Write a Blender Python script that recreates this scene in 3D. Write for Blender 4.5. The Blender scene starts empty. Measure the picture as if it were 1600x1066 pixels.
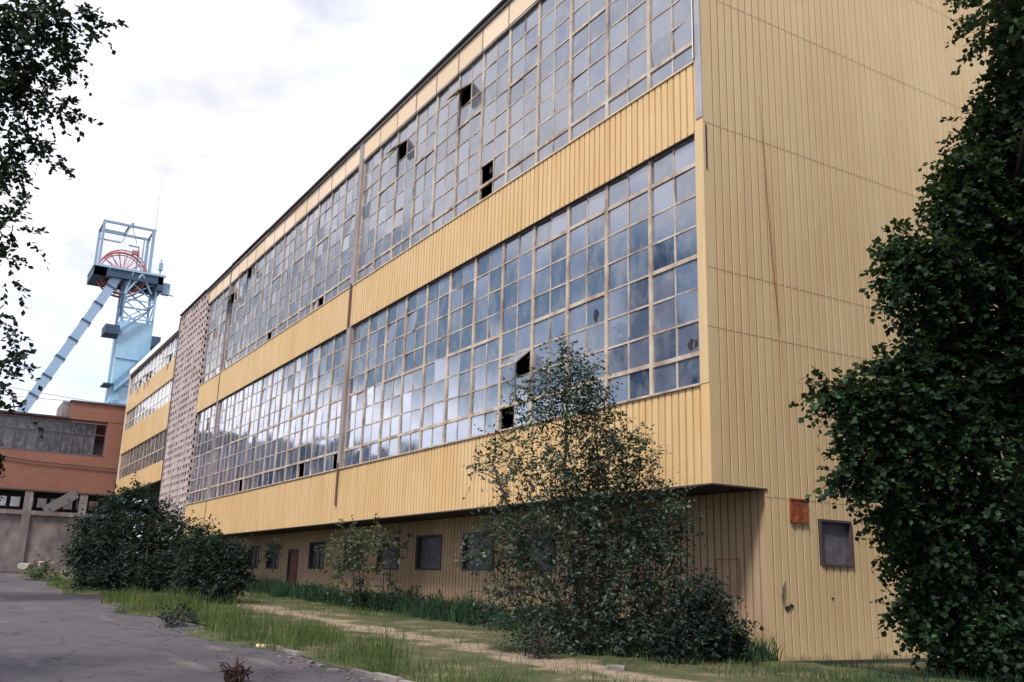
import bpy, math, random
import numpy as np
from mathutils import Vector, Matrix, Quaternion
random.seed(7); RNG = np.random.default_rng(11)
rad = math.radians

# ------------------------------------------------------------------ camera, sky, sun, exposure
scene = bpy.context.scene
COL = scene.collection
CAM = Vector((15.8925, -14.808, 1.6)); FPX = 1471.65
YAW, PITCH, ROLL = rad(59.18121), rad(14.39220), rad(1.66090)
FW = Vector((-math.sin(YAW)*math.cos(PITCH), math.cos(YAW)*math.cos(PITCH), math.sin(PITCH)))
_r = Vector((math.cos(YAW), math.sin(YAW), 0)); _u = _r.cross(FW)
RT = _r*math.cos(ROLL) + _u*math.sin(ROLL)
UP = -_r*math.sin(ROLL) + _u*math.cos(ROLL)
cam = bpy.data.cameras.new('camera'); cam.lens = 36*FPX/1600; cam.sensor_width = 36
cam.clip_end = 6000; cam.clip_start = .05
camo = bpy.data.objects.new('camera', cam); COL.objects.link(camo)
m = Matrix((RT, UP, -FW)).transposed().to_4x4(); m.translation = CAM
camo.matrix_world = m
scene.camera = camo

SUN_EL, SUN_AZ = rad(55), rad(152)          # azimuth clockwise from +Y
sd = Vector((math.sin(SUN_AZ)*math.cos(SUN_EL), math.cos(SUN_AZ)*math.cos(SUN_EL), math.sin(SUN_EL)))
sun = bpy.data.lights.new('sun', 'SUN'); sun.energy = 2.9; sun.angle = rad(11); sun.color = (1, .93, .82)
suno = bpy.data.objects.new('sun', sun); COL.objects.link(suno)
suno.rotation_euler = (-sd).to_track_quat('-Z', 'Y').to_euler()

w = bpy.data.worlds.new('World'); scene.world = w; w.use_nodes = True
nt = w.node_tree; N = nt.nodes; L = nt.links
for n in list(N): N.remove(n)
out = N.new('ShaderNodeOutputWorld'); bg = N.new('ShaderNodeBackground'); bg.inputs[1].default_value = .07
sky = N.new('ShaderNodeTexSky'); sky.sky_type = 'NISHITA'; sky.sun_disc = False
sky.sun_elevation = SUN_EL; sky.sun_rotation = SUN_AZ; sky.dust_density = .6; sky.air_density = 1.3
tc = N.new('ShaderNodeTexCoord'); mp = N.new('ShaderNodeMapping'); mp.inputs['Scale'].default_value = (1, 1, 2.6)
nz = N.new('ShaderNodeTexNoise'); nz.inputs['Scale'].default_value = 2.6; nz.inputs['Detail'].default_value = 7
nz.inputs['Roughness'].default_value = .55; nz.inputs['Distortion'].default_value = .3
L.new(tc.outputs['Generated'], mp.inputs[0]); L.new(mp.outputs[0], nz.inputs[0])
# a blue rift between the clouds, low in the sky on the far side of the road
dt = N.new('ShaderNodeVectorMath'); dt.operation = 'DOT_PRODUCT'; dt.inputs[1].default_value = (-.79, -.61, 0)
L.new(tc.outputs['Generated'], dt.inputs[0]); sx = N.new('ShaderNodeSeparateXYZ'); L.new(tc.outputs['Generated'], sx.inputs[0])
def mrange(src, a, b, c, d):
    q = N.new('ShaderNodeMapRange'); q.interpolation_type = 'SMOOTHSTEP'
    for k, v in zip((1, 2, 3, 4), (a, b, c, d)): q.inputs[k].default_value = v
    L.new(src, q.inputs[0]); return q.outputs[0]
def mul(a, b):
    q = N.new('ShaderNodeMath'); q.operation = 'MULTIPLY'; L.new(a, q.inputs[0]); L.new(b, q.inputs[1]); return q.outputs[0]
rift = mul(mul(mrange(sx.outputs[2], .15, .22, 0, 1), mrange(sx.outputs[2], .32, .42, 1, 0)), mrange(dt.outputs['Value'], .80, .92, 0, .36))
sb = N.new('ShaderNodeMath'); sb.operation = 'SUBTRACT'; L.new(nz.outputs[0], sb.inputs[0]); L.new(rift, sb.inputs[1])
cr = N.new('ShaderNodeValToRGB'); cr.color_ramp.elements[0].position = .16; cr.color_ramp.elements[1].position = .42
cr.color_ramp.elements[0].color = (.05, .05, .05, 1); cr.color_ramp.elements[1].color = (1, 1, 1, 1)
L.new(sb.outputs[0], cr.inputs[0])
nz2 = N.new('ShaderNodeTexNoise'); nz2.inputs['Scale'].default_value = 3.4; nz2.inputs['Detail'].default_value = 4
L.new(mp.outputs[0], nz2.inputs[0])
cc = N.new('ShaderNodeValToRGB'); cc.color_ramp.elements[0].position = .27; cc.color_ramp.elements[1].position = .62
cc.color_ramp.elements[0].color = (.66, .76, 1, 1); cc.color_ramp.elements[1].color = (.98, .95, 1, 1)
L.new(nz2.outputs[0], cc.inputs[0])
sc_ = N.new('ShaderNodeVectorMath'); sc_.operation = 'SCALE'; sc_.inputs[3].default_value = 11.5
L.new(cc.outputs[0], sc_.inputs[0])
dw = N.new('ShaderNodeVectorMath'); dw.operation = 'DOT_PRODUCT'; dw.inputs[1].default_value = Vector((-.93, -.38, .12)).normalized()   # low western cloud boosted, unseen, to whiten the far panes
L.new(tc.outputs['Generated'], dw.inputs[0]); L.new(mrange(dw.outputs['Value'], .955, .99, 11.5, 24), sc_.inputs[3])
mx = N.new('ShaderNodeMix'); mx.data_type = 'RGBA'
L.new(cr.outputs[0], mx.inputs[0]); L.new(sky.outputs[0], mx.inputs[6]); L.new(sc_.outputs[0], mx.inputs[7])
L.new(mx.outputs[2], bg.inputs[0]); L.new(bg.outputs[0], out.inputs[0])

scene.view_settings.view_transform = 'Standard'; scene.view_settings.look = 'None'
scene.view_settings.exposure = .68; scene.view_settings.gamma = 1
scene.cycles.max_bounces = 6

def px(x, y, dist):
    """a point seen at pixel (x, y) of the 1600-wide photo, dist metres along the view direction"""
    return CAM + (FW + RT*((x-800)/FPX) + UP*((533-y)/FPX))*dist
def on_axis(ax, v, x, y):
    d = FW + RT*((x-800)/FPX) + UP*((533-y)/FPX)
    return CAM + d*((v-CAM[ax])/d[ax])

# ------------------------------------------------------------------ helpers
def link(name, me, parent=None):
    o = bpy.data.objects.new(name, me); COL.objects.link(o)
    if parent: o.parent = parent
    return o
def tag(o, label=None, cat=None, group=None, kind=None):
    if label: o['label'] = label
    if cat: o['category'] = cat
    if group: o['group'] = group
    if kind: o['kind'] = kind
    return o
def empty(name, loc=(0, 0, 0), **k):
    o = link(name, None); o.location = loc; o.empty_display_size = .3
    return tag(o, **k)

class MB:
    def __init__(s): s.v = []; s.f = []
    def poly(s, pts):
        i = len(s.v); s.v += [tuple(p) for p in pts]; s.f.append(tuple(range(i, i+len(pts))))
    def box(s, a, b):
        x0, y0, z0 = [min(p, q) for p, q in zip(a, b)]; x1, y1, z1 = [max(p, q) for p, q in zip(a, b)]
        i = len(s.v)
        s.v += [(x0,y0,z0),(x1,y0,z0),(x1,y1,z0),(x0,y1,z0),(x0,y0,z1),(x1,y0,z1),(x1,y1,z1),(x0,y1,z1)]
        for q in ((0,3,2,1),(4,5,6,7),(0,1,5,4),(1,2,6,5),(2,3,7,6),(3,0,4,7)): s.f.append(tuple(i+k for k in q))
    def beam(s, a, b, wd, dp=None, up=(0,0,1)):
        a, b = Vector(a), Vector(b); dp = dp or wd
        d = (b-a).normalized(); u = Vector(up)
        if abs(d.dot(u)) > .99: u = Vector((1,0,0))
        sx = d.cross(u).normalized(); sy = sx.cross(d).normalized()
        i = len(s.v)
        for p in (a, b):
            for p1, p2 in ((-1,-1),(1,-1),(1,1),(-1,1)): s.v.append(tuple(p + sx*(p1*wd/2) + sy*(p2*dp/2)))
        for q in ((0,1,2,3),(7,6,5,4),(0,4,5,1),(1,5,6,2),(2,6,7,3),(3,7,4,0)): s.f.append(tuple(i+k for k in q))
    def tube(s, pts, rs, n=7, cap=True):
        pts = [Vector(p) for p in pts]
        if not hasattr(rs, '__len__'): rs = [rs]*len(pts)
        i0 = len(s.v); ref = Vector((.31, .77, .55))
        for k, p in enumerate(pts):
            d = (pts[min(k+1, len(pts)-1)] - pts[max(k-1, 0)])
            d = d.normalized() if d.length > 1e-9 else Vector((0,0,1))
            a = d.cross(ref); a = a.normalized() if a.length > 1e-3 else Vector((1,0,0)); b = d.cross(a)
            for j in range(n):
                t = 2*math.pi*j/n
                s.v.append(tuple(p + (a*math.cos(t) + b*math.sin(t))*rs[k]))
        for k in range(len(pts)-1):
            for j in range(n):
                q = i0+k*n; j2 = (j+1) % n
                s.f.append((q+j, q+j2, q+n+j2, q+n+j))
        if cap:
            s.f.append(tuple(i0+j for j in reversed(range(n))))
            s.f.append(tuple(i0+(len(pts)-1)*n+j for j in range(n)))
    def build(s, name, mat, parent=None, smooth=False):
        me = bpy.data.meshes.new(name); me.from_pydata(s.v, [], s.f); me.materials.append(mat)
        if smooth: me.polygons.foreach_set('use_smooth', [True]*len(me.polygons))
        me.update()
        return link(name, me, parent)

def npmesh(name, verts, quads, mat, parent=None, tris=False):
    k = 3 if tris else 4
    me = bpy.data.meshes.new(name); me.vertices.add(len(verts)); me.vertices.foreach_set('co', verts.astype(np.float32).ravel())
    me.loops.add(quads.size); me.loops.foreach_set('vertex_index', quads.astype(np.int32).ravel())
    me.polygons.add(len(quads)); me.polygons.foreach_set('loop_start', (np.arange(len(quads))*k).astype(np.int32))
    me.update(calc_edges=True); me.materials.append(mat); me.validate()
    return link(name, me, parent)

def hsh(i, j, seed):
    v = np.sin(i*127.1 + j*311.7 + seed*74.7)*43758.5453
    return v - np.floor(v)
def vnoise(x, y, seed=0):
    x = np.asarray(x, float); y = np.asarray(y, float)
    xi, yi = np.floor(x), np.floor(y); fx, fy = x-xi, y-yi; fx = fx*fx*(3-2*fx); fy = fy*fy*(3-2*fy)
    return (hsh(xi, yi, seed)*(1-fx)+hsh(xi+1, yi, seed)*fx)*(1-fy) + (hsh(xi, yi+1, seed)*(1-fx)+hsh(xi+1, yi+1, seed)*fx)*fy

# ------------------------------------------------------------------ materials
def mat(name, col, rough=.8, spec=.3, metal=0, ior=None):
    M = bpy.data.materials.new(name); M.use_nodes = True; b = M.node_tree.nodes['Principled BSDF']
    b.inputs['Base Color'].default_value = (*col, 1); b.inputs['Roughness'].default_value = rough
    b.inputs['Specular IOR Level'].default_value = spec; b.inputs['Metallic'].default_value = metal
    if ior: b.inputs['IOR'].default_value = ior
    return M
def nd(M, t, **k):
    n = M.node_tree.nodes.new(t)
    for a, b in k.items(): setattr(n, a, b)
    return n
def noise(M, scale, mapping=(1,1,1), detail=5, rough=.55, coord='Object', dist=0):
    t = nd(M, 'ShaderNodeNewGeometry'); mp = nd(M, 'ShaderNodeMapping'); mp.inputs['Scale'].default_value = mapping
    n = nd(M, 'ShaderNodeTexNoise'); n.inputs['Scale'].default_value = scale; n.inputs['Detail'].default_value = detail
    n.inputs['Roughness'].default_value = rough; n.inputs['Distortion'].default_value = dist
    l = M.node_tree.links; l.new(t.outputs['Position'], mp.inputs[0]); l.new(mp.outputs[0], n.inputs[0])
    return n.outputs[0]
def ramp(M, src, stops):
    r = nd(M, 'ShaderNodeValToRGB'); e = r.color_ramp.elements
    while len(e) < len(stops): e.new(.5)
    for k, (p, c) in enumerate(stops):
        e[k].position = p; e[k].color = (*c, 1) if hasattr(c, '__len__') else (c, c, c, 1)
    M.node_tree.links.new(src, r.inputs[0]); return r.outputs[0]
def mixc(M, fac, a, b, mode='MIX'):
    n = nd(M, 'ShaderNodeMix', data_type='RGBA', blend_type=mode); l = M.node_tree.links
    if hasattr(fac, 'links'): l.new(fac, n.inputs[0])
    else: n.inputs[0].default_value = fac
    for i, v in ((6, a), (7, b)):
        if hasattr(v, 'links'): l.new(v, n.inputs[i])
        else: n.inputs[i].default_value = (*v, 1)
    return n.outputs[2]
def setc(M, s, inp='Base Color'):
    M.node_tree.links.new(s, M.node_tree.nodes['Principled BSDF'].inputs[inp])
def bump(M, src, strength=.3, dist=.02):
    b = nd(M, 'ShaderNodeBump'); b.inputs['Strength'].default_value = strength; b.inputs['Distance'].default_value = dist
    M.node_tree.links.new(src, b.inputs['Height']); M.node_tree.links.new(b.outputs[0], M.node_tree.nodes['Principled BSDF'].inputs['Normal'])
def island(M): return nd(M, 'ShaderNodeNewGeometry').outputs['Random Per Island']

def painted_sheet(name, base, stain, amount, pale):
    M = mat(name, base, .62, .3)
    big = noise(M, .5, (1,1,.5), 5); streak = noise(M, 3.2, (1,1,.07), 5, .6); fine = noise(M, 14, (1,1,.25), 4)
    c = mixc(M, ramp(M, big, [(.35, 0), (.7, 1)]), base, pale)
    c = mixc(M, ramp(M, streak, [(.46, 0), (.70, amount)]), c, stain)
    c = mixc(M, ramp(M, fine, [(.60, 0), (.8, .35)]), c, tuple(v*.62 for v in stain))
    patch = noise(M, .38, (1,1,.8), 6, .6, dist=.6)
    c = mixc(M, ramp(M, patch, [(.50, 0), (.68, amount*.6)]), c, tuple(a_*.45+b_*.55 for a_, b_ in zip(base, stain)))
    c = mixc(M, ramp(M, noise(M, 6, (1,1,.035), 4, .6), [(.56, 0), (.72, amount*.55)]), c, stain)
    zz_ = nd(M, 'ShaderNodeSeparateXYZ'); M.node_tree.links.new(nd(M, 'ShaderNodeNewGeometry').outputs['Position'], zz_.inputs[0])
    sp_ = nd(M, 'ShaderNodeMath', operation='MULTIPLY_ADD'); sp_.inputs[1].default_value = 1.6; M.node_tree.links.new(noise(M, 1.6, (1,1,.5), 6, .7), sp_.inputs[0]); M.node_tree.links.new(zz_.outputs[2], sp_.inputs[2])
    c = mixc(M, ramp(M, sp_.outputs[0], [(.75, .5), (1.0, 0)]), c, (.17,.13,.085))      # splashed dirt that also paints in the dimmer light along the foot
    setc(M, c); bump(M, noise(M, 2.2, (1,1,.6), 3), .12, .05)
    return M
M_band = painted_sheet('yellow_cladding', (.59, .41, .205), (.47, .25, .08), .5, (.63, .46, .265))
M_end = painted_sheet('cream_cladding', (.55, .41, .235), (.42, .25, .11), .26, (.58, .45, .275))
# rust run below the loose wire on the gable
_g = nd(M_end, 'ShaderNodeNewGeometry'); _s = nd(M_end, 'ShaderNodeSeparateXYZ'); _l = M_end.node_tree.links; _l.new(_g.outputs['Position'], _s.inputs[0])
_a = nd(M_end, 'ShaderNodeMath', operation='MULTIPLY_ADD'); _a.inputs[1].default_value = .058; _l.new(_s.outputs[2], _a.inputs[0]); _l.new(_s.outputs[1], _a.inputs[2])
_b = nd(M_end, 'ShaderNodeMath', operation='SUBTRACT'); _b.inputs[1].default_value = 2.80; _l.new(_a.outputs[0], _b.inputs[0])
_c = nd(M_end, 'ShaderNodeMath', operation='ABSOLUTE'); _l.new(_b.outputs[0], _c.inputs[0])
_m = ramp(M_end, _c.outputs[0], [(0, 1), (.16, 0)])
nd(M_end, 'ShaderNodeMapRange')
for _n in M_end.node_tree.nodes:
    if _n.bl_idname == 'ShaderNodeMapRange': _n.inputs[1].default_value = 0; _n.inputs[2].default_value = 20; _l.new(_s.outputs[2], _n.inputs[0])
_zz = ramp(M_end, M_end.node_tree.nodes[[n.bl_idname for n in M_end.node_tree.nodes].index('ShaderNodeMapRange')].outputs[0], [(.18, 0), (.42, .5), (.5, .5), (.72, 0)])
_f = nd(M_end, 'ShaderNodeMath', operation='MULTIPLY'); _l.new(_m, _f.inputs[0]); _l.new(_zz, _f.inputs[1])
_f2 = nd(M_end, 'ShaderNodeMath', operation='MULTIPLY'); _l.new(_f.outputs[0], _f2.inputs[0]); _l.new(ramp(M_end, noise(M_end, 5, (1,1,.12), 5), [(.35, .15), (.6, 1)]), _f2.inputs[1])
_bc = M_end.node_tree.nodes['Principled BSDF'].inputs['Base Color'].links[0].from_socket
setc(M_end, mixc(M_end, _f2.outputs[0], _bc, (.42,.19,.06)))
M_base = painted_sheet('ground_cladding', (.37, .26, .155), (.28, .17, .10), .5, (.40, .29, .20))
M_cream = mat('cream_panel', (.78, .62, .46), .7)
setc(M_cream, mixc(M_cream, ramp(M_cream, nd(M_cream, 'ShaderNodeObjectInfo').outputs['Random'], [(0, 0), (1, 1)]), (.72, .58, .45), (.64, .49, .34)))
M_dark = mat('dark_void', (.03, .027, .03), .9)
M_roof = mat('tarred_roof_edge', (.06, .05, .055), .7)
M_pale = mat('grey_flashing', (.33, .33, .36), .5)
setc(M_pale, ramp(M_pale, noise(M_pale, 2, (1,1,.4)), [(.3, (.25,.25,.28)), (.7, (.42,.42,.45))]))
M_frame = mat('weathered_window_frame', (.33, .245, .20), .8)
setc(M_frame, ramp(M_frame, noise(M_frame, 1.6, (1,1,.6), 6, .7), [(.32, (.20,.14,.12)), (.5, (.42,.345,.29)), (.7, (.58,.52,.46))]))
M_pil = mat('grey_pilaster', (.27, .24, .25), .8)
setc(M_pil, ramp(M_pil, noise(M_pil, 1.2, (1,1,.3), 5), [(.35, (.20,.165,.16)), (.65, (.34,.31,.33))]))
def glass(name, c0, c1, ior, rough):
    M = mat(name, c0, rough, .5, 0, ior); r = island(M)
    dirt = noise(M, 2.3, (1,1,.7), 6, .65)
    setc(M, mixc(M, ramp(M, dirt, [(.45, 0), (.75, .5)]), mixc(M, ramp(M, r, [(.35, 0), (.9, 1)]), c0, c1), (.30,.28,.27)))
    setc(M, ramp(M, dirt, [(.35, rough), (.8, rough+.16)]), 'Roughness')
    return M
M_glass = glass('dusty_sky_tint_glass', (.03, .06, .12), (.14, .17, .26), 3.0, .035)  # bluish base colour paints in the reflected blue sky, besides the dust
M_glass_up = glass('dusty_upper_glass', (.085, .10, .14), (.165, .18, .225), 2.7, .06)
M_glass_dark = glass('dark_glass', (.02, .022, .035), (.06, .06, .08), 1.6, .15)  # darker, rougher glass
M_conc = mat('concrete', (.34, .31, .30), .9)
setc(M_conc, ramp(M_conc, noise(M_conc, .9, (1,1,.6), 7, .65), [(.3, (.12,.105,.11)), (.55, (.21,.185,.185)), (.75, (.34,.31,.29))]))
M_lattice = mat('taupe_concrete_block', (.33, .26, .25), .9)
setc(M_lattice, ramp(M_lattice, noise(M_lattice, .8, (1,1,.5), 6), [(.3, (.33,.265,.265)), (.7, (.50,.43,.43))]))
M_white = mat('white_fascia', (.80, .78, .76), .6)
M_rust = mat('rusty_steel', (.30, .09, .03), .85)
setc(M_rust, ramp(M_rust, noise(M_rust, 6, (1,1,1), 5), [(.3, (.12,.03,.02)), (.55, (.27,.065,.02)), (.75, (.42,.15,.05))]))
M_reddoor = mat('maroon_door_paint', (.16, .05, .05), .7)
M_board = mat('blue_grey_board', (.13, .12, .15), .7)
setc(M_board, ramp(M_board, noise(M_board, 5, (1,1,1), 6, .7), [(.3, (.06,.055,.075)), (.6, (.14,.13,.17)), (.8, (.26,.24,.27))]))
M_bluesteel = mat('pale_blue_steel', (.42, .56, .70), .6)
setc(M_bluesteel, ramp(M_bluesteel, noise(M_bluesteel, .35, (1,1,.4), 6, .65), [(.3, (.22,.40,.60)), (.55, (.33,.53,.72)), (.78, (.52,.54,.52))]))
M_bluedark = mat('dark_blue_steel', (.045, .08, .14), .6)
M_greysteel = mat('grey_blue_steel', (.26, .36, .50), .6)
M_red = mat('red_steel', (.50, .17, .15), .6)

def brickmat(name, c1, c2, mortar):
    M = mat(name, c1, .9)
    g = nd(M, 'ShaderNodeNewGeometry'); sp = nd(M, 'ShaderNodeSeparateXYZ'); cb = nd(M, 'ShaderNodeCombineXYZ')
    l = M.node_tree.links; l.new(g.outputs['Position'], sp.inputs[0]); ad = nd(M, 'ShaderNodeMath', operation='ADD')
    l.new(sp.outputs[0], ad.inputs[0]); l.new(sp.outputs[1], ad.inputs[1]); l.new(ad.outputs[0], cb.inputs[0]); l.new(sp.outputs[2], cb.inputs[1])
    b = nd(M, 'ShaderNodeTexBrick'); l.new(cb.outputs[0], b.inputs[0])
    b.inputs['Color1'].default_value = (*c1, 1); b.inputs['Color2'].default_value = (*c2, 1); b.inputs['Mortar'].default_value = (*mortar, 1)
    b.inputs['Scale'].default_value = 1; b.inputs['Brick Width'].default_value = .26; b.inputs['Row Height'].default_value = .085; b.inputs['Mortar Size'].default_value = .01
    setc(M, mixc(M, ramp(M, noise(M, .5, (1,1,1.5), 6), [(.4, 0), (.75, .55)]), b.outputs[0], (.20,.09,.07)))
    return M
M_brick = brickmat('red_brick', (.30,.115,.075), (.22,.085,.06), (.25,.17,.14))
M_asph = mat('old_asphalt', (.08,.08,.1), .85, .35)
n1 = noise(M_asph, .22, (.5,1,1), 6, .6); n2 = noise(M_asph, 1.1, (.55,1,1), 7, .7); n3 = noise(M_asph, 60, (1,1,1), 3, .7)
c = ramp(M_asph, n1, [(.3, (.036,.035,.044)), (.7, (.070,.064,.076))])
c = mixc(M_asph, ramp(M_asph, n2, [(.40, .75), (.50, 0)]), c, (.028,.024,.032))
c = mixc(M_asph, ramp(M_asph, noise(M_asph, .42, (.33,1.5,1), 6, .62), [(.59, 0), (.70, .5)]), c, (.20,.165,.15))
c = mixc(M_asph, ramp(M_asph, n3, [(.42, 0), (.68, .6)]), c, (.15,.13,.14))
vc = nd(M_asph, 'ShaderNodeTexVoronoi', feature='DISTANCE_TO_EDGE'); vc.inputs['Scale'].default_value = .42
wv = nd(M_asph, 'ShaderNodeVectorMath', operation='ADD'); M_asph.node_tree.links.new(nd(M_asph, 'ShaderNodeNewGeometry').outputs['Position'], wv.inputs[0]); nv = nd(M_asph, 'ShaderNodeTexNoise'); nv.inputs['Scale'].default_value = 1.4; nv.inputs['Detail'].default_value = 6
M_asph.node_tree.links.new(wv.inputs[0].links[0].from_socket, nv.inputs[0]); M_asph.node_tree.links.new(nv.outputs['Color'], wv.inputs[1]); M_asph.node_tree.links.new(wv.outputs[0], vc.inputs['Vector'])
c = mixc(M_asph, ramp(M_asph, vc.outputs['Distance'], [(.004, .85), (.014, 0)]), c, (.018,.016,.018))
c = mixc(M_asph, ramp(M_asph, noise(M_asph, .7, (.8,1,1), 8, .72), [(.56, 0), (.60, .55)]), c, (.030,.026,.032))
setc(M_asph, c); bump(M_asph, mixc(M_asph, .5, n3, noise(M_asph, 18, (1,1,1), 4)), .8, .02)
setc(M_asph, ramp(M_asph, n2, [(.35, .55), (.6, .92)]), 'Roughness')
M_soil = mat('sandy_soil', (.3,.22,.16), .95, .15)
n1 = noise(M_soil, .55, (1,1,1), 7, .65); n2 = noise(M_soil, 9, (1,1,1), 6, .7)
c = ramp(M_soil, n1, [(.36, (.035,.05,.022)), (.54, (.075,.08,.042)), (.64, (.18,.14,.10)), (.76, (.28,.215,.16))])
c = mixc(M_soil, ramp(M_soil, n2, [(.45, 0), (.75, .55)]), c, (.13,.10,.065))
gq = nd(M_soil, 'ShaderNodeNewGeometry'); sq = nd(M_soil, 'ShaderNodeSeparateXYZ'); M_soil.node_tree.links.new(gq.outputs['Position'], sq.inputs[0])
wq = nd(M_soil, 'ShaderNodeMath', operation='MULTIPLY_ADD'); wq.inputs[1].default_value = 3.6; M_soil.node_tree.links.new(noise(M_soil, .8, (1,1,1), 4), wq.inputs[0]); M_soil.node_tree.links.new(sq.outputs[1], wq.inputs[2])
mq = nd(M_soil, 'ShaderNodeMapRange'); mq.inputs[1].default_value = -6.5; mq.inputs[2].default_value = 2.5; M_soil.node_tree.links.new(wq.outputs[0], mq.inputs[0])
pm = ramp(M_soil, mq.outputs[0], [(.40, 0), (.46, .75), (.52, .75), (.58, 0)])
c = mixc(M_soil, pm, c, ramp(M_soil, n2, [(.3, (.20,.15,.115)), (.7, (.38,.29,.22))]))
setc(M_soil, c); bump(M_soil, n2, .6, .04)

def leafmat(name, c0, c1, c2, trans=.3):
    M = mat(name, c0, .55, .35); r = island(M)
    col = ramp(M, r, [(0, c0), (.6, c1), (1, c2)])
    col = mixc(M, ramp(M, noise(M, 1.1, (1,1,1), 3), [(.42, .75), (.62, 0)]), col, c0)
    setc(M, col)
    t = nd(M, 'ShaderNodeBsdfTranslucent'); mx = nd(M, 'ShaderNodeMixShader'); l = M.node_tree.links
    l.new(mixc(M, .5, col, (.10,.16,.02)), t.inputs[0])
    mx.inputs[0].default_value = trans; b = M.node_tree.nodes['Principled BSDF']; b.inputs['Roughness'].default_value = .68; b.inputs['Specular IOR Level'].default_value = .22; o = M.node_tree.nodes['Material Output']
    l.new(b.outputs[0], mx.inputs[1]); l.new(t.outputs[0], mx.inputs[2]); l.new(mx.outputs[0], o.inputs[0])
    return M
M_leaf_maple = leafmat('maple_leaves', (.006,.018,.012), (.018,.050,.022), (.055,.12,.042), .18)
M_leaf_left = leafmat('roadside_leaves', (.006,.016,.011), (.012,.03,.017), (.03,.06,.03), .1)
M_leaf_willow = leafmat('sallow_leaves', (.016,.034,.028), (.045,.075,.055), (.22,.27,.21), .2)
M_leaf_bush = leafmat('dark_bush_leaves', (.005,.014,.014), (.011,.028,.022), (.03,.055,.035), .12)
M_leaf_sapling = leafmat('sapling_leaves', (.05,.075,.045), (.09,.12,.07), (.18,.20,.12), .3)
M_bark = mat('bark', (.06,.05,.045), .95)
M_twig = mat('willow_bark', (.10,.085,.07), .95)
M_grass = leafmat('grass', (.045,.085,.025), (.10,.15,.045), (.24,.23,.11), .3)
M_weed = leafmat('weeds', (.015,.045,.028), (.03,.08,.04), (.08,.13,.05), .3)

# ------------------------------------------------------------------ ground
def gz(x): return .018*min(130, max(0, -x))
def gzv(x): return .018*np.clip(-x, 0, 130)
def sheet(name, xs, ys, dz, mt, rough=0):
    X, Y = np.meshgrid(xs, ys, indexing='ij')
    Z = gzv(X) + dz + rough*(vnoise(X*.7, Y*.7, 3)-.5)
    v = np.stack([X, Y, Z], -1).reshape(-1, 3); ny = len(ys)
    i, j = np.meshgrid(np.arange(len(xs)-1), np.arange(ny-1), indexing='ij'); a = (i*ny+j).ravel()
    q = np.stack([a, a+ny, a+ny+1, a+1], -1)
    return npmesh(name, v, q, mt)
gx = np.unique(np.concatenate([np.linspace(-3000, -130, 8), np.linspace(-130, 0, 66), np.linspace(0, 30, 31), np.linspace(30, 1500, 8)]))
gy = np.unique(np.concatenate([np.linspace(-2500, -40, 8), np.linspace(-40, 40, 81), np.linspace(40, 2500, 8)]))
tag(sheet('ground', gx, gy, -.03, M_soil), kind='structure')
tag(sheet('road', np.linspace(-84.6, 60, 145), np.linspace(-17.2, -8.12, 5), .004, M_asph), kind='structure')
def v_edge(x): return -8.12 + np.where(x < -1, (vnoise(x*.35, x*0, 5)-.8)*1.7*np.clip((-x-1)/6, 0, 1), 0)
# verge: slightly lumpy soil between the kerb and the building
def verge():
    xs = np.linspace(-60, 24, 337); ys = np.linspace(-8.12, 1.9, 51)
    X, Y = np.meshgrid(xs, ys, indexing='ij')
    edge = v_edge(xs)[:, None]
    t = (Y-ys[0])/(ys[-1]-ys[0]); Y = edge + t*(ys[-1]-edge)
    Z = gzv(X) + .012 + .07*vnoise(X*.9, Y*.9, 2)*np.clip(t*7, 0, 1) + .05*vnoise(X*3, Y*3, 4)*np.clip(t*8, 0, 1)
    v = np.stack([X, Y, Z], -1).reshape(-1, 3); ny = len(ys)
    i, j = np.meshgrid(np.arange(len(xs)-1), np.arange(ny-1), indexing='ij'); a = (i*ny+j).ravel()
    return npmesh('verge', v, np.stack([a, a+ny, a+ny+1, a+1], -1), M_soil)
tag(verge(), kind='structure')
kb = MB()
x = -5.2
while x < 24:
    ln = .95; dz = random.uniform(-.03, .015); dy = random.uniform(-.02, .02)
    if not (x < -1 and random.random() < .35):
        kb.box((x, -8.2+dy, gz(x)-.12), (x+ln, -8.08+dy, gz(x)+.085+dz))
    x += ln+.02
tag(kb.build('kerb', M_conc), kind='structure')

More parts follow.
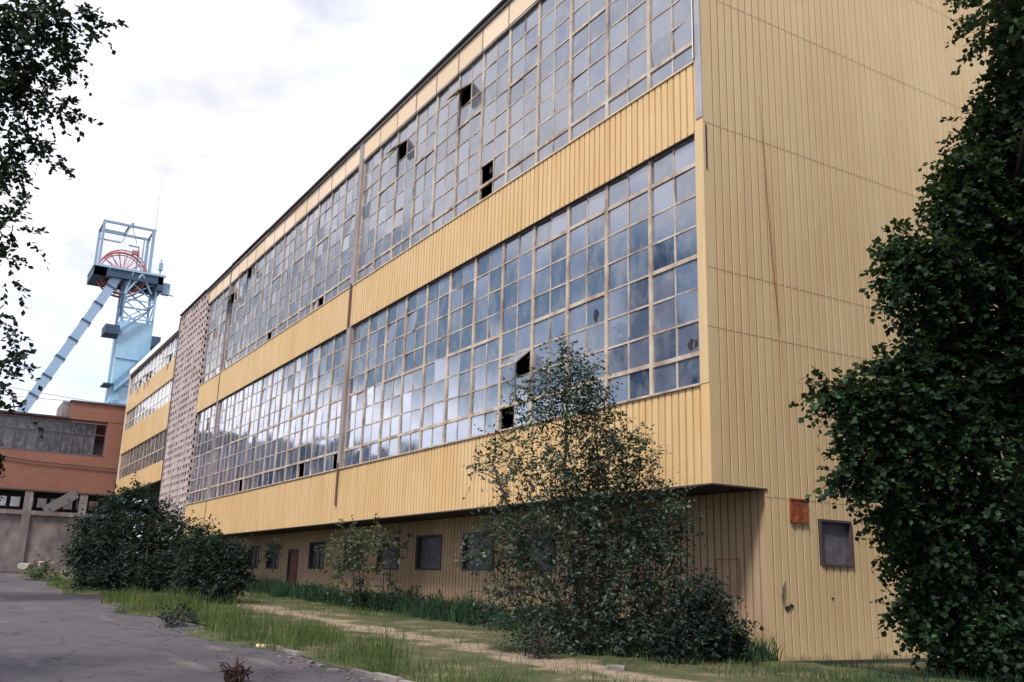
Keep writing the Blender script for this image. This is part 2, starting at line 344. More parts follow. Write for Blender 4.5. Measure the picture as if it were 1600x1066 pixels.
# ------------------------------------------------------------------ ribbed sheet cladding
def ribbed(name, axis, c0, c1, z0, z1, plane, sign, mt, parent, pitch=.25, flat0=0, holes=(), seams=(), dep=.085, groove=.048):
    """vertical-ribbed sheet in the plane axis-other=plane; sign = outward direction of the normal"""
    prof = [(c0, 0)]; u = c0 + flat0; d = 1 if c1 > c0 else -1
    u = c0 + d*flat0
    if flat0: prof.append((u, 0))
    while (c1-u)*d > pitch:
        g = groove; s_ = random.uniform(-.004, .004)
        prof += [(u+d*.006, -dep), (u+d*(g-.006), -dep+s_*.5), (u+d*g, 0), (u+d*(pitch-.004), s_)]
        u += d*pitch
    prof.append((c1, 0))
    zs = [z0] + [s for s in seams if z0 < s < z1] + [z1]
    mb = MB()
    P = lambda u, o, z: (u, plane+sign*o, z) if axis == 0 else (plane+sign*o, u, z)
    for r in range(len(zs)-1):
        za, zb = zs[r], zs[r+1]
        oa, ob = .005, -.001         # each tier laps over the one below
        if r == 0: oa = 0
        for (ua, da), (ub, db) in zip(prof, prof[1:]):
            um = (ua+ub)/2; segs = [(za, zb)]
            for hu0, hu1, hz0, hz1 in holes:
                if hu0 < um < hu1:
                    ns = []
                    for a, b in segs:
                        if hz0 > a: ns.append((a, min(b, hz0)))
                        if hz1 < b: ns.append((max(a, hz1), b))
                    segs = [q for q in ns if q[1]-q[0] > .005]
            for a, b in segs:
                fa = oa + (ob-oa)*(a-za)/(zb-za); fb = oa + (ob-oa)*(b-za)/(zb-za)
                pts = [P(ua, da+fa, a), P(ub, db+fa, a), P(ub, db+fb, b), P(ua, da+fb, b)]
                if (axis == 0) == (sign*d > 0): pts = pts[::-1]
                mb.poly(pts)
    return mb.build(name, mt, parent)

# ------------------------------------------------------------------ the factory
BAY, GAP, D = 1.905, .45, 1.711
ZU, ZL, ZB, ZT, ZG, ZR = 3.88, 6.21, 12.64, 14.6, 20.74, 21.75
bays = []; pil = []
x = -.3
for i in range(12): bays.append((x-BAY, x)); x -= BAY
pil.append((x-GAP, x)); x -= GAP
for i in range(12): bays.append((x-BAY, x)); x -= BAY
pil.append((x-.18, x)); x -= .18
for i in range(3): bays.append((x-BAY, x)); x -= BAY
XS = x                                   # start of the stair tower, about -53
XE = -61.6
fac = empty('factory_building', (0, 0, 0), label='long yellow corrugated factory hall with two tall bands of dusty windows', cat='factory')

ribbed('cladding_band', 0, 0, XS, ZB, ZT, 0, -1, M_band, fac, flat0=.3, seams=())
ribbed('cladding_band', 0, 0, XS, ZU, ZL, 0, -1, M_band, fac, flat0=.3)
ribbed('gable_wall', 1, 0, 26, -.05, ZR+.15, 0, 1, M_end, fac, flat0=.33, holes=[(-1, D, -1, ZU), (3.43, 4.56, 2.2, 3.3)], seams=(3.705, 7.56, 9.03, 12.82, 16.45, 19.64))
GW = [(-13.75, 1), (-17.6, 1), (-21.45, 1), (-25.3, 1), (-30.1, 1), (-37.2, 1), (-41.0, 1), (-9.95, 1), (-44.8, 1)]
holes = [(a-1.12, a+1.12, 1.98+gz(a)*.0, 3.3) for a, _ in GW] + [(-34.5, -32.85, 0, 3.0)]
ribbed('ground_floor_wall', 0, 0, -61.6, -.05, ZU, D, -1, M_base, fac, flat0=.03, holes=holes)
# soffit, floors, roof, hidden walls
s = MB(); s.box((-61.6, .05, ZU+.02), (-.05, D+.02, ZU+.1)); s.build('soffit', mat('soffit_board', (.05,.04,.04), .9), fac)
s = MB(); s.box((-61.6, -.03, ZU-.02), (.03, .045, ZU+.015)); s.box((-.045, .05, ZU-.02), (.03, D, ZU+.015)); s.build('drip_edge', M_roof, fac)
s = MB(); s.box((-61.6, .35, ZL-.5), (-.06, 25.9, ZL-.35)); s.box((-61.6, .35, ZB+.6), (-.06, 25.9, ZB+.8))
s.box((-61.6, 12, 0), (-.2, 12.2, ZR-.1)); s.build('floor_slab', M_dark, fac)  # interior slabs coloured near-black so broken panes look dark
s = MB(); s.box((-61.6, 25.8, 0), (-.1, 26, ZR)); s.box((-61.6, .3, 0), (-61.4, 25.8, ZR)); s.build('back_wall', M_conc, fac)
s = MB(); s.box((-61.7, -.02, ZR+.02), (.05, 26.1, ZR+.1)); s.build('roof', M_roof, fac)
s = MB()
for a, b in zip([.08, -9, -17.3, -24, -31.5, -38, -46, -53], [-9, -17.3, -24, -31.5, -38, -46, -53, -61.75]):
    dz = random.uniform(-.05, .06); s.box((b+.01, -.16+random.uniform(-.03, .03), ZR+.10+dz), (a, .1, ZR+.19+dz))
s.build('roof_edge', M_roof, fac)
s = MB(); s.box((-61.7, -.06, ZR-.06), (.04, -.01, ZR+.05)); s.build('gutter_board', mat('gutter_grey', (.24,.21,.22), .7), fac)
# cream parapet panels above the upper glazing
for k, (a, b) in enumerate(bays):
    o = random.uniform(-.008, .008); s = MB(); s.box((a+.045, .02+o, ZG+.05), (b-.045, .06, ZR-.07)); s.build('parapet_panel', M_cream, fac)
s = MB()
for a, b in bays: s.box((a-.03, .01, ZG), (a+.03, .075, ZR-.06))
s.box((XS, .03, ZG-.04), (-.3, .10, ZG+.035)); s.build('parapet_joint', M_pil, fac)
# pilasters and the corner strips
for (a, b), top in zip(pil, (1, 1)):
    for z0, z1, ex in ((ZL-.0, ZB, 0), (ZT, ZR-.05, 0)):
        s = MB(); s.box((a+.02, -.03, z0), (b-.02, .2, z1)); s.build('pilaster', M_pil, fac)
M_pipe = mat('brown_pipe', (.14,.09,.08), .7)
def parts(name, mt, par, *bx):
    for a, b in bx:
        s = MB(); s.box(a, b); o = s.build(name, mt, par)
        if tuple(par.location) != (0, 0, 0): o.matrix_parent_inverse = Matrix.Translation(-Vector(par.location))
p0, p1 = pil[0][0], pil[1][0]
parts('downpipe', M_pipe, fac, ((p0+.16, -.10, ZB-.02), (p0+.27, -.012, ZT+.1)), ((p0+.20, -.09, ZU+.75), (p0+.30, -.012, ZL+.25)), ((p1+.04, -.04, ZB), (p1+.12, -.012, ZT)), ((p1+.04, -.03, ZU), (p1+.09, -.012, ZL)))
s = MB(); s.box((-.3, -.012, ZL), (-.0, .25, ZB)); s.build('corner_trim', M_end, fac)
s = MB(); s.box((-.26, -.015, ZT+.02), (-.02, .22, ZR-.02)); s.box((-.24, -.02, 12.95), (.004, -.008, ZT+.02)); s.build('corner_trim', M_pale, fac)
s = MB(); s.box((-.30, -.03, ZT+.1), (-.27, .05, ZR)); s.build('corner_trim', M_white, fac)
s = MB(); s.box((.014, .06, 11.55), (.02, .10, 12.75)); s.box((-.262, -.03, ZT+.02), (-.235, -.012, ZR)); s.build('open_seam', M_dark, fac)

# windows: one object per bay with its panes as a child
def window(a, b, z0, rows, y, up, miss=(), open_=(), thick=(), parent=fac, gm=None, cols=2, mull=.13, mun=.05, name='window'):
    mb = MB(); zt = z0+sum(rows); fz = .045
    mb.box((a-.0, y-.045, z0), (a+mull*.5, y+.05, zt)); mb.box((b-mull*.5, y-.045, z0), (b, y+.05, zt))
    xa, xb = a+mull*.5, b-mull*.5; wd = (xb-xa)/cols
    zz = [z0]
    for r in rows: zz.append(zz[-1]+r)
    for k, z in enumerate(zz):
        h = .055 if k in (0, len(rows)) else (.055 if k in thick else .026)
        j = random.uniform(-.012, .012) if 0 < k < len(rows) else 0
        mb.box((xa, y-(.038 if k in thick else .018), z-h+j+(h if k == 0 else 0)), (xb, y+.03, z+h+j-(h if k == len(rows) else 0)))
    for k in range(len(rows)):
        for c in range(1, cols):
            o = random.uniform(-.012, .012)
            mb.box((xa+wd*c-mun/2+o, y-.015, zz[k]+.02), (xa+wd*c+mun/2+o, y+.024, zz[k+1]-.02))
    f = mb.build(name, M_frame, parent)
    g = MB()
    for k in range(len(rows)):
        for c in range(cols):
            key = (k, c)
            x0, x1, za, zb = xa+wd*c+.004, xa+wd*(c+1)-.004, zz[k]+.006, zz[k+1]-.006
            if key in miss: continue
            if key in open_:      # top-hung sash tipped outwards
                ang = rad(48); L_ = zb-za
                P = lambda xx, t: (xx, y-.02-math.sin(ang)*t*L_, zb-.03-math.cos(ang)*t*L_)
                g.poly([P(x0, 1), P(x1, 1), P(x1, 0), P(x0, 0)])
                sb_ = MB()
                sb_.beam(P(x0, 0), P(x0, 1), .05); sb_.beam(P(x1, 0), P(x1, 1), .05); sb_.beam(P(x0, 1), P(x1, 1), .05); sb_.beam(P(x0, .5), P(x0, 0), .03)
                sb_.build('open_sash', M_frame, f); continue
            t1, t2 = random.gauss(0, .006), random.gauss(0, .006)
            if random.random() < .08: t1 *= 3; t2 *= 3
            g.poly([(x0, y-t1-t2, za), (x1, y+t1-t2, za), (x1, y+t1+t2, zb), (x0, y-t1+t2, zb)])
    g.build('glass_panes', gm, f)
    return f
rl = [.78, .82, .80, .80, .80, .82, .82, .79]
ru = [.64, .80, .785, .785, .785, .785, .785, .775]
missL = {4: [(0, 0)], 12: [(0, 1)], 14: [(0, 0)], 20: [(0, 1)]}
missU = {5: [(1, 0), (0, 0)], 14: [(0, 1)], 18: [(0, 0)]}
openL = {4: [(2, 1)]}
openU = {6: [(6, 0)], 9: [(6, 0)], 21: [(7, 0)], 23: [(6, 0)]}
YG = .14
for i, (a, b) in enumerate(bays):
    th = {1}
    if i % 3 != 1: th.add(4)
    if i in (0, 1, 2, 3): th.add(7)
    window(a, b, ZL+.02, rl, YG, False, missL.get(i, ()), openL.get(i, ()), th, gm=M_glass)
    window(a, b, ZT+.02, ru, YG, True, missU.get(i, ()), openU.get(i, ()), {1} if i % 2 else {1, 5}, gm=M_glass_up)
s = MB(); s.box((XS, -.05, ZL-.03), (-.3, .2, ZL+.018)); s.build('window_sill', M_frame, fac)
s = MB(); s.box((XS, -.035, ZT-.02), (-.27, .2, ZT+.018)); s.build('window_sill', M_cream, fac)
s = MB(); s.box((XS, .01, ZB-.02), (-.3, .3, ZB+.05)); s.build('window_head', M_roof, fac)
# torn holes in single panes
def hole(cx, cz, r, plane, axis=0):
    mb = MB(); pts = []
    n = 9
    for k in range(n):
        t = 2*math.pi*k/n; q = r*random.uniform(.45, 1.15)
        pts.append((cx+q*math.cos(t)*.7, plane, cz+q*math.sin(t)) if axis == 0 else (plane, cx+q*math.cos(t), cz+q*math.sin(t)*.8))
    if axis == 1: pass
    mb.poly(pts); return mb
for cx, cz, r in ((-4.59, 8.92, .22), (-.75, 7.25, .2), (-10.94, 15.67, .16), (-12.2, 17.6, .07), (-.55, 7.2, .15), (-9.6, 7.9, .15)):
    hole(cx, cz, r, YG-.012).build('broken_glass_hole', M_dark, fac)

# gable details
def gable_window():
    f = MB(); y0, y1, z0, z1 = 3.43, 4.56, 2.2, 3.3
    for a, b in (((-.12, y0, z0), (.03, y0+.05, z1)), ((-.12, y1-.05, z0), (.03, y1, z1)), ((-.12, y0+.05, z0), (.035, y1-.05, z0+.05)), ((-.12, y0+.05, z1-.06), (.035, y1-.05, z1))): f.box(a, b)
    o = f.build('gable_window', M_roof, fac)
    g = MB(); g.box((-.10, y0+.05, z0+.05), (-.08, y1-.05, z1-.06)); g.build('window_board', M_board, o)
gable_window()
s = MB(); s.box((.004, 2.42, 3.18), (.045, 3.0, 3.72)); s.box((.045, 2.40, 3.69), (.06, 3.02, 3.73)); s.box((.045, 2.40, 3.17), (.055, 3.02, 3.2))
o = s.build('rusty_plate', M_rust, fac); tag(o, label='small square rusty orange steel plate on the gable wall')
s = MB()
s.tube([(.02, 2.18, 1.82), (.05, 2.08, 1.68), (.06, 2.03, 1.5), (.03, 2.05, 1.32)], [.006, .02, .024, .008], 6); s.build('torn_cable', M_roof, fac)
s = MB()
for cx, cz, r in ((2.22, 1.20, .11), (2.36, 1.27, .07), (1.36, .78, .08), (3.75, 1.45, .06)):
    q = hole(cx, cz, r, .016, 1); n = len(s.v); s.v += q.v; s.f += [tuple(i+n for i in f) for f in q.f]
s.build('torn_hole', M_dark, fac)
s = MB(); s.box((-.2, D+.03, -.3), (.03, 25.9, .06)); s.build('plinth', M_roof, fac)
# a fallen rusty guy wire and its stain on the gable
s = MB()
pa = on_axis(0, .03, 1186, 150); pb = on_axis(0, .035, 1206, 400); pc = on_axis(0, .03, 1218, 520)
s.tube([pa, pb, pc], [.003, .009, .006], 5); s.build('rusty_wire', M_pipe, fac)
# ground floor windows and the maroon door
for a, _ in GW:
    z0, z1 = 1.98, 3.3
    f = MB()
    for p, q in (((a-1.12, D-.02, z0), (a-1.02, D+.24, z1)), ((a+1.04, D-.02, z0), (a+1.12, D+.24, z1)), ((a-1.02, D-.025, z0), (a+1.04, D+.24, z0+.07)), ((a-1.02, D-.02, z1-.06), (a+1.04, D+.24, z1)),
                 ): f.box(p, q)
    if a < -24: f.box((a-.03, D+.12, z0+.07), (a+.03, D+.16, z1-.06))
    o = f.build('ground_window', M_roof, fac)
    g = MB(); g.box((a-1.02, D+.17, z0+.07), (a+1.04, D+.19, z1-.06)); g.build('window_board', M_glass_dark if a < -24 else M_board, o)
f = MB(); f.box((-34.5, D-.02, .5), (-34.38, D+.2, 3.0)); f.box((-32.95, D-.02, .5), (-32.83, D+.2, 3.0)); f.box((-34.38, D-.02, 2.9), (-32.95, D+.2, 3.0))
o = f.build('door', M_roof, fac); g = MB(); g.box((-34.38, D+.08, .5), (-32.95, D+.13, 2.9)); g.box((-34.2, D+.06, 1.7), (-33.1, D+.079, 2.7)); g.box((-33.2,D+.0,1.5),(-33.15,D+.06,1.62)); g.build('door_leaf', M_reddoor, o)
s = MB()
for q in (((-1.75, D-.012, 2.28), (-.98, D-.004, 2.31)), ((-1.78, D-.012, .6), (-1.75, D-.004, 2.31)), ((-.98, D-.012, .6), (-.95, D-.004, 2.31))): s.box(*q)
s.build('hatch_outline', mat('rust_line', (.25,.13,.07), .9), fac)

# stair tower: taupe block lattice
st = MB(); X0, X1 = XE, XS-.02; zb, zt = ZU+.15, ZR+.0
ncol, nrow = 11, 34; cw = (X1-X0)/ncol; rh = (zt-zb)/nrow
for c in range(ncol+1):
    xx = X0 + c*cw; wd = .28 if c % 4 == 0 else .2
    st.box((xx-wd/2 if c else xx, -.06 if c % 4 == 0 else -.03, zb), (min(xx+wd/2, X1), .2, zt))
for r in range(nrow+1):
    z = zb + r*rh; hh = .17 if r % 7 == 0 else .11
    st.box((X0, -.02, z-hh), (X1, .19, min(z+hh, zt+.01)))
for c in range(ncol):
    for r in range(nrow):
        if random.random() < .3: st.box((X0+c*cw+.08, .02+random.uniform(-.02, .03), zb+r*rh+.08), (X0+(c+1)*cw-.08, .09, zb+(r+1)*rh-.08))
lat = st.build('stair_tower', M_lattice, fac)
g = MB()
for c in range(ncol):
    for r in range(nrow):
        if random.random() < .2: continue
        g.poly([(X0+c*cw, .1+random.uniform(-.01,.01), zb+r*rh), (X0+(c+1)*cw, .1, zb+r*rh), (X0+(c+1)*cw, .1+random.uniform(-.01,.01), zb+(r+1)*rh), (X0+c*cw, .1, zb+(r+1)*rh)])
g.build('glass_panes', M_glass_up, lat)

s = MB(); s.box((XE-.12, -.1, 8.6), (XE+.1, .1, ZR)); s.build('corner_trim', M_roof, fac)

# ------------------------------------------------------------------ annex beyond the stair tower
ann = empty('annex_building', (-73, 0, 0), label='far yellow three-storey annex with white roof edge and strip windows', cat='building')
AX0, AX1 = -83.6, -61.75
def abs_parent(o, p): o.parent = p; o.matrix_parent_inverse = Matrix.Translation(-Vector(p.location)); return o
def ab(mb, name, mt): return abs_parent(mb.build(name, mt), ann)
for z0, z1 in ((8.68, 10.25), (12.76, 15.0), (16.9, 18.6)):
    o = ribbed('cladding_band', 0, AX1, AX0, z0, z1, 0, -1, M_band, None); abs_parent(o, ann)
s = MB(); s.box((AX0, -.14, 20.75), (AX1, .1, 21.25)); ab(s, 'fascia', M_white)
s = MB(); s.box((AX0, -.06, 20.55), (AX1, .1, 20.75)); s.box((AX0, -.02, 8.6), (AX1, .06, 8.68)); ab(s, 'dark_strip', M_roof)  # solid dark strips under the fascia and along the bottom edge
s = MB(); s.box((AX0, .06, 21.25), (AX1, 16, 21.35)); ab(s, 'roof', M_roof)
s = MB(); s.box((AX0, .5, 8.6), (AX1, 16, 8.8)); ab(s, 'soffit', M_dark)
parts('end_trim', M_cream, ann, ((AX0-.25, -.03, 8.6), (AX0, .3, 21.2)), ((AX1-.3, -.03, 16.9), (AX1, .3, 20.55)))
s = MB(); s.box((AX0-.2, .3, 8.6), (AX0, 16, 21.2)); s.box((AX0, 15.8, 1), (AX1, 16, 21.2)); s.box((AX0, 3, 12.8), (AX1, 15, 12.9)); s.box((AX0, 3, 17), (AX1, 15, 17.1)); ab(s, 'rear_wall', M_conc)
s = MB(); s.box((AX0, 3.0, .5), (AX1, 3.2, 8.6)); ab(s, 'undercroft_wall', M_conc)
for z0, z1, k in ((10.25, 12.76, 0), (15.0, 16.9, 1), (18.6, 20.55, 2)):
    n = 13; bw = (AX1-.3-AX0)/n
    for i in range(n):
        a = AX0+i*bw
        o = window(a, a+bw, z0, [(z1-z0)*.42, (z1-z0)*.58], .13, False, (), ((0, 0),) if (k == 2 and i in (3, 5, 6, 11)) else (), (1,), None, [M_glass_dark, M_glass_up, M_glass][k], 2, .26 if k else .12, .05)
        # white mullions on the upper two storeys
        if k and i > 2: o.data.materials[0] = M_white
        abs_parent(o, ann)

# ------------------------------------------------------------------ brick building closing the view
BX = -85
br = empty('brick_building', (BX, -10, gz(BX)), label='red brick building on grey concrete base at the end of the road', cat='building')
def bb(mb, name, mt): return abs_parent(mb.build(name, mt), br)
YL, YR = -34, .9
s = MB(); s.box((BX-14, YL, 8.9), (BX, YR, 12.55)); s.box((BX-14, YL, 15.75), (BX-.3, YR, 16.0)); s.box((BX-.4, -1.35, 12.55), (BX, YR, 15.95))
s.box((BX-10, -4.9, 16.0), (BX-.01, YR, 17.7)); bb(s, 'brick_wall', M_brick)
s = MB(); s.box((BX-14, YL, 15.95), (BX+.15, -4.9, 16.12)); s.box((BX-10, -5.0, 17.7), (BX+.12, YR+.1, 17.85)); bb(s, 'roof', M_roof)
s = MB(); s.box((BX-6.2, -5.6, 16.12), (BX-.6, -4.93, 17.75)); bb(s, 'roof_hut', M_conc)
f = MB(); f.box((BX-.12, -1.45, 12.55), (BX-.02, -1.35, 15.8)); f.box((BX-.12, YL, 12.55), (BX+.02, -1.35, 12.63)); f.box((BX-.12, YL, 15.66), (BX+.02, -1.35, 15.75))
for yy in np.arange(-33, -1.5, 1.02): f.box((BX-.12, yy-.03, 12.6), (BX-.03, yy+.03, 15.7))
f.box((BX-.12, YL, 14.6), (BX-.04, -1.4, 14.66)); o = bb(f, 'strip_window', M_board)
g = MB()
for yy in np.arange(-33, -1.5, 1.02):
    for za, zc in ((12.6, 14.6), (14.66, 15.7)):
        t = random.gauss(0, .006); g.poly([(BX-.14+t, yy-.99, za), (BX-.14-t, yy, za), (BX-.14-t, yy, zc), (BX-.14+t, yy-.99, zc)])
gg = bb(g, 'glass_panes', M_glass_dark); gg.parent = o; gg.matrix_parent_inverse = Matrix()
gg.matrix_parent_inverse = (Matrix.Translation(-Vector(br.location)) if False else Matrix())
gg.matrix_parent_inverse = Matrix()
s = MB(); s.box((BX-.5, YL, 8.75), (BX+.1, YR, 8.9)); bb(s, 'lintel', M_roof)
s = MB(); s.box((BX-1.5, YL, 1.0), (BX-.2, YR, 6.9)); s.box((BX-.35, YL, 6.55), (BX+.05, YR, 6.95))
for yy in (-2.6, -7.4, -12, -17, -22): s.box((BX-.2, yy-.35, 1.0), (BX+.06, yy+.35, 8.75))
s.box((BX-14, YL, 1), (BX-13.8, YR, 15.8)); bb(s, 'concrete_base', M_conc)
s = MB(); s.box((BX-1.4, YL, 6.9), (BX-1.2, YR, 8.75)); bb(s, 'recess', M_dark)
s = MB()
for yy in np.arange(-33, 0, 1.15): s.box((BX-.9, yy, 7.3), (BX-.85, yy+.8, 8.2))
bb(s, 'clerestory_glass', M_glass_up)
s = MB(); s.beam((BX+.9, -6.0, 6.9), (BX+.9, -3.4, 8.75), .9, .12, (1, 0, 0)); s.beam((BX+.3, -4.1, 8.2), (BX+1.2, -4.1, 8.2), .1); s.beam((BX+.3, -5.6, 7.2), (BX+1.2, -5.6, 7.2), .1); bb(s, 'tilted_canopy', mat('pale_panel', (.16,.15,.155), .8))
s = MB(); s.tube([(BX+.12, -12, 12.0), (BX+.12, -8, 11.6), (BX+.12, -5, 11.5), (BX+.12, 0, 11.4)], .05, 5); bb(s, 'wall_cable', M_roof)

# ------------------------------------------------------------------ winding tower
TX = -125
tw = empty('winding_tower', (TX, 5, gz(TX)), label='pale blue pit headframe with red winding wheel behind the brick building', cat='headframe')
def tt(mb, name, mt): return abs_parent(mb.build(name, mt), tw)
g0 = gz(TX)
SY0, SY1, SX0, SX1 = 3.75, 8.3, TX-5, TX
s = MB(); s.box((SX0, SY0, g0), (SX1, SY1, 36.6))
s.box((SX0-.1, SY0-.08, 24.5), (SX1+.12, SY1+.1, 24.9)); s.box((SX0-.1, SY0-.5, 12), (SX1+.1, SY1+.3, 12.3))
tt(s, 'clad_shaft', M_bluesteel)
M_mid = mat('mid_blue_steel', (.16,.27,.38), .6)
s = MB()     # raking covered stairs across the shaft face
s.beam((TX+.5, SY0+.2, 27.3), (TX+.5, SY1+1.0, 33.6), .25, .18); tt(s, 'stair_rail', M_mid); s = MB(); s.beam((TX+.5, SY0-.1, 25.6), (TX+.5, SY1+.9, 31.8), .25, .14)
tt(s, 'stair_rail', M_mid); s = MB(); s.beam((TX+.4, SY0+.1, 34.9), (TX+.4, SY1-.8, 38.4), .3, .2); tt(s, 'stair_rail', M_mid)
for z in (22.3, 27.1, 31): s = MB(); s.beam((TX+.06, SY0-.02, z), (TX+.06, SY1, z-.1), .1, .08); tt(s, 'sheet_joint', M_mid)
s = MB()
a = [Vector((TX+.45, SY0+.3, 25.9)), Vector((TX+.45, SY1+.8, 32.0)), Vector((TX+.45, SY1+.9, 33.3)), Vector((TX+.45, SY0+.3, 27.1))]
s.poly(a); s.poly([p - Vector((.35, 0, 0)) for p in reversed(a)])
tt(s, 'stair_cladding', M_bluesteel)
parts('landing', M_bluedark, tw, ((TX-3, SY0-1.9, 34.3), (TX+.5, SY0, 35.6)), ((TX-3, SY1, 33.3), (TX+.4, SY1+1.2, 34.8)), ((TX-3, SY0-1.1, 27.0), (TX+.4, SY0+1, 27.2)), ((TX-3, SY0-1.1, 20.2), (TX-.2, SY0, 22.2)))
# open lattice head
s = MB(); Z0, Z1 = 36.6, 43
for xx in (SX0+.15, SX1-.15):
    for yy in (SY0+.15, SY1-.15): s.beam((xx, yy, Z0), (xx, yy, Z1), .3)
    s.beam((xx, SY0, 39.8), (xx, SY1, 39.8), .18); s.beam((xx, SY0, 37.0), (xx, SY1, 37.0), .18)
    for za, zc in ((36.6, 39.8), (39.8, 43)):
        s.beam((xx, SY0, za), (xx, SY1, zc), .16); s.beam((xx, SY1, za), (xx, SY0, zc), .16)
for yy in (SY0+.15, SY1-.15):
    s.beam((SX0, yy, 39.8), (SX1, yy, 39.8), .18); s.beam((SX0, yy, 36.6), (SX1, yy, 39.8), .15); s.beam((SX1, yy, 39.8), (SX0, yy, 43), .15)
s.beam((SX1, SY0-.3, 40.6), (SX1, SY0-2.2, 40.6), .12); s.beam((SX1, SY0-2.2, 40.6), (SX1, SY0-2.2, 42.6), .12); s.beam((SX1, SY0-.2, 39.8), (SX1, SY0-.2, 43), .22)
tt(s, 'lattice', M_bluesteel)
s = MB(); s.beam((SX1+.1, SY0-.15, 37), (SX1+.1, SY0-.15, 42.6), .28); tt(s, 'ladder', M_bluedark)
# wheel deck: ring of girders with a slot for the wheel
s = MB(); DY0, DY1 = -.7, 8.75; W0, W1 = TX-3.2, TX-2.2
for xx in (SX0-.6, SX1+.6): s.box((xx-.2, DY0, 42.5), (xx+.2, DY1, 43.7))
s.box((SX0-.8, DY0-.05, 42.5), (SX1+.8, DY0+1.7, 43.65)); s.box((SX0-.8, DY1-.7, 41.6), (SX1+.8, DY1+.05, 43.65))
s.box((SX0-.6, DY0, 43.55), (W0-.2, DY1, 43.7)); s.box((W1+.2, DY0, 43.55), (SX1+.6, DY1, 43.7)); s.box((SX0-.6, 3.1, 42.4), (SX1+.6, 3.4, 43.5))
for yy in np.arange(DY0, DY1, 1.6): s.box((SX1-1.7, yy, 42.6), (SX1+.5, yy+.2, 43.5))
tt(s, 'wheel_deck', M_bluedark)
s = MB(); s.box((SX1+.6, DY0-.1, 43.7), (SX1+.95, DY1+.3, 44.0)); s.box((SX0-.95, DY0-.1, 43.7), (SX0-.6, DY1+.3, 44.0)); s.box((SX0-.6, DY0-.15, 43.7), (SX1+.6, DY0+.1, 44.0))
for yy in (1.2, 4.6): s.beam((SX1+.8, yy, 43.9), (SX1+.2, 3.9 if yy > 3 else 2.2, 40.6 if yy > 3 else 41.8), .25)
s.beam((SX1+.8, 5.8, 43.6), (SX1+.2, 3.8, 40.4), .26); s.beam((SX1+.8, 5.8, 43.6), (SX1+.3, 7.4, 41), .22)
tt(s, 'deck_edge', mat('sky_blue_girder', (.30,.45,.60), .6))
s = MB()
for xx in (SX0+.2, SX1-.2):
    s.beam((xx, -.1, 43.7), (xx, -.1, 50.9), .34); s.beam((xx, 6.8, 43.7), (xx, 6.8, 50.9), .42); s.beam((xx, 5.6, 43.7), (xx, 5.6, 49.4), .2)
    s.beam((xx, -.3, 50.9), (xx, 7.1, 50.9), .32); s.beam((xx, -.1, 49.6), (xx, 3.0, 49.6), .2) ; s.beam((xx, 4.2, 49.4), (xx, 5.6, 49.4), .2)
for yy in (-.1, 6.8, 3.3): s.beam((SX0+.2, yy, 50.9), (SX1-.2, yy, 50.9), .25)
s.beam((SX1-.2, 3.6, 50.9), (SX1-.2, 2.6, 48.2), .12); s.beam((SX1-.2, 3.7, 50.9), (SX1-.2, 4.6, 48.4), .1)
s.box((SX1-.4, 3.5, 50.9), (SX1, 3.9, 51.4))
tt(s, 'gantry_frame', M_greysteel)
# the wheel
s = MB(); wc = Vector(((W0+W1)/2, 3.35, 44.0)); 
def ring(mb, c, r, rr, n=40, m_=6, xo=0):
    pts = [c + Vector((xo, math.cos(2*math.pi*k/n)*r, math.sin(2*math.pi*k/n)*r)) for k in range(n+1)]
    mb.tube(pts, rr, m_, cap=False)
ring(s, wc, 3.4, .17); ring(s, wc, 3.0, .09); s.tube([wc-Vector((.6, 0, 0)), wc+Vector((.6, 0, 0))], .42, 14)
for k in range(18):
    t = 2*math.pi*k/18; s.tube([wc, wc + Vector((0, math.cos(t)*3.3, math.sin(t)*3.3))], .075, 5)
tt(s, 'winding_wheel', M_red)
s = MB(); wc2 = wc + Vector((1.6, 0, 0)); ring(s, wc2, 3.3, .09, 32, 5); ring(s, wc2, 2.95, .06, 32, 5)
for k in range(18):
    t = 2*math.pi*(k+.5)/18; s.tube([wc2, wc2 + Vector((0, math.cos(t)*3.2, math.sin(t)*3.2))], .05, 4)
s.tube([wc2-Vector((.5, 0, 0)), wc2+Vector((.5, 0, 0))], .35, 12)
s.box(tuple(wc2 + Vector((-.2, .9, 2.9))), tuple(wc2 + Vector((.3, 1.9, 3.5)))); tt(s, 'winding_wheel', M_red)
# raking leg
s = MB(); la = Vector((TX-.6, 2.9, 43.4)); dl = Vector((0, -9.75, -21.4)); 
t_ = (g0-la.z)/dl.z; lb = la + dl*t_
s.beam(la, lb, 1.9, 1.25, (0, 1, .455)); tt(s, 'raking_leg', mat('leg_blue_steel', (.30,.43,.60), .6))
s = MB()
for k in range(14):
    p = la.lerp(lb, .055+k*.068); s.beam(p - Vector((1.05, 0, 0)), p + Vector((1.05, 0, 0)), 1.42, .22, (0, .45, 1))
tt(s, 'leg_collar', M_bluedark)
s = MB(); s.tube([(SX1, 8.3, 43.7), (SX1, 8.3, 46.6)], .1, 6); s.box((SX1-.3, 8.05, 44.9), (SX1+.3, 8.55, 46)); s.beam((SX1, 8.4, 41.6), (SX1, 10.6, 41.3), .12); s.box((SX1-.5, 8.8, 41.3), (SX1+.4, 9.9, 43)); tt(s, 'side_platform', M_greysteel)
s = MB(); s.tube([(SX1-.2, 6.9, 51), (SX1-.2, 6.9, 59.7)], [.05, .02], 5); tt(s, 'lightning_rod', M_greysteel)

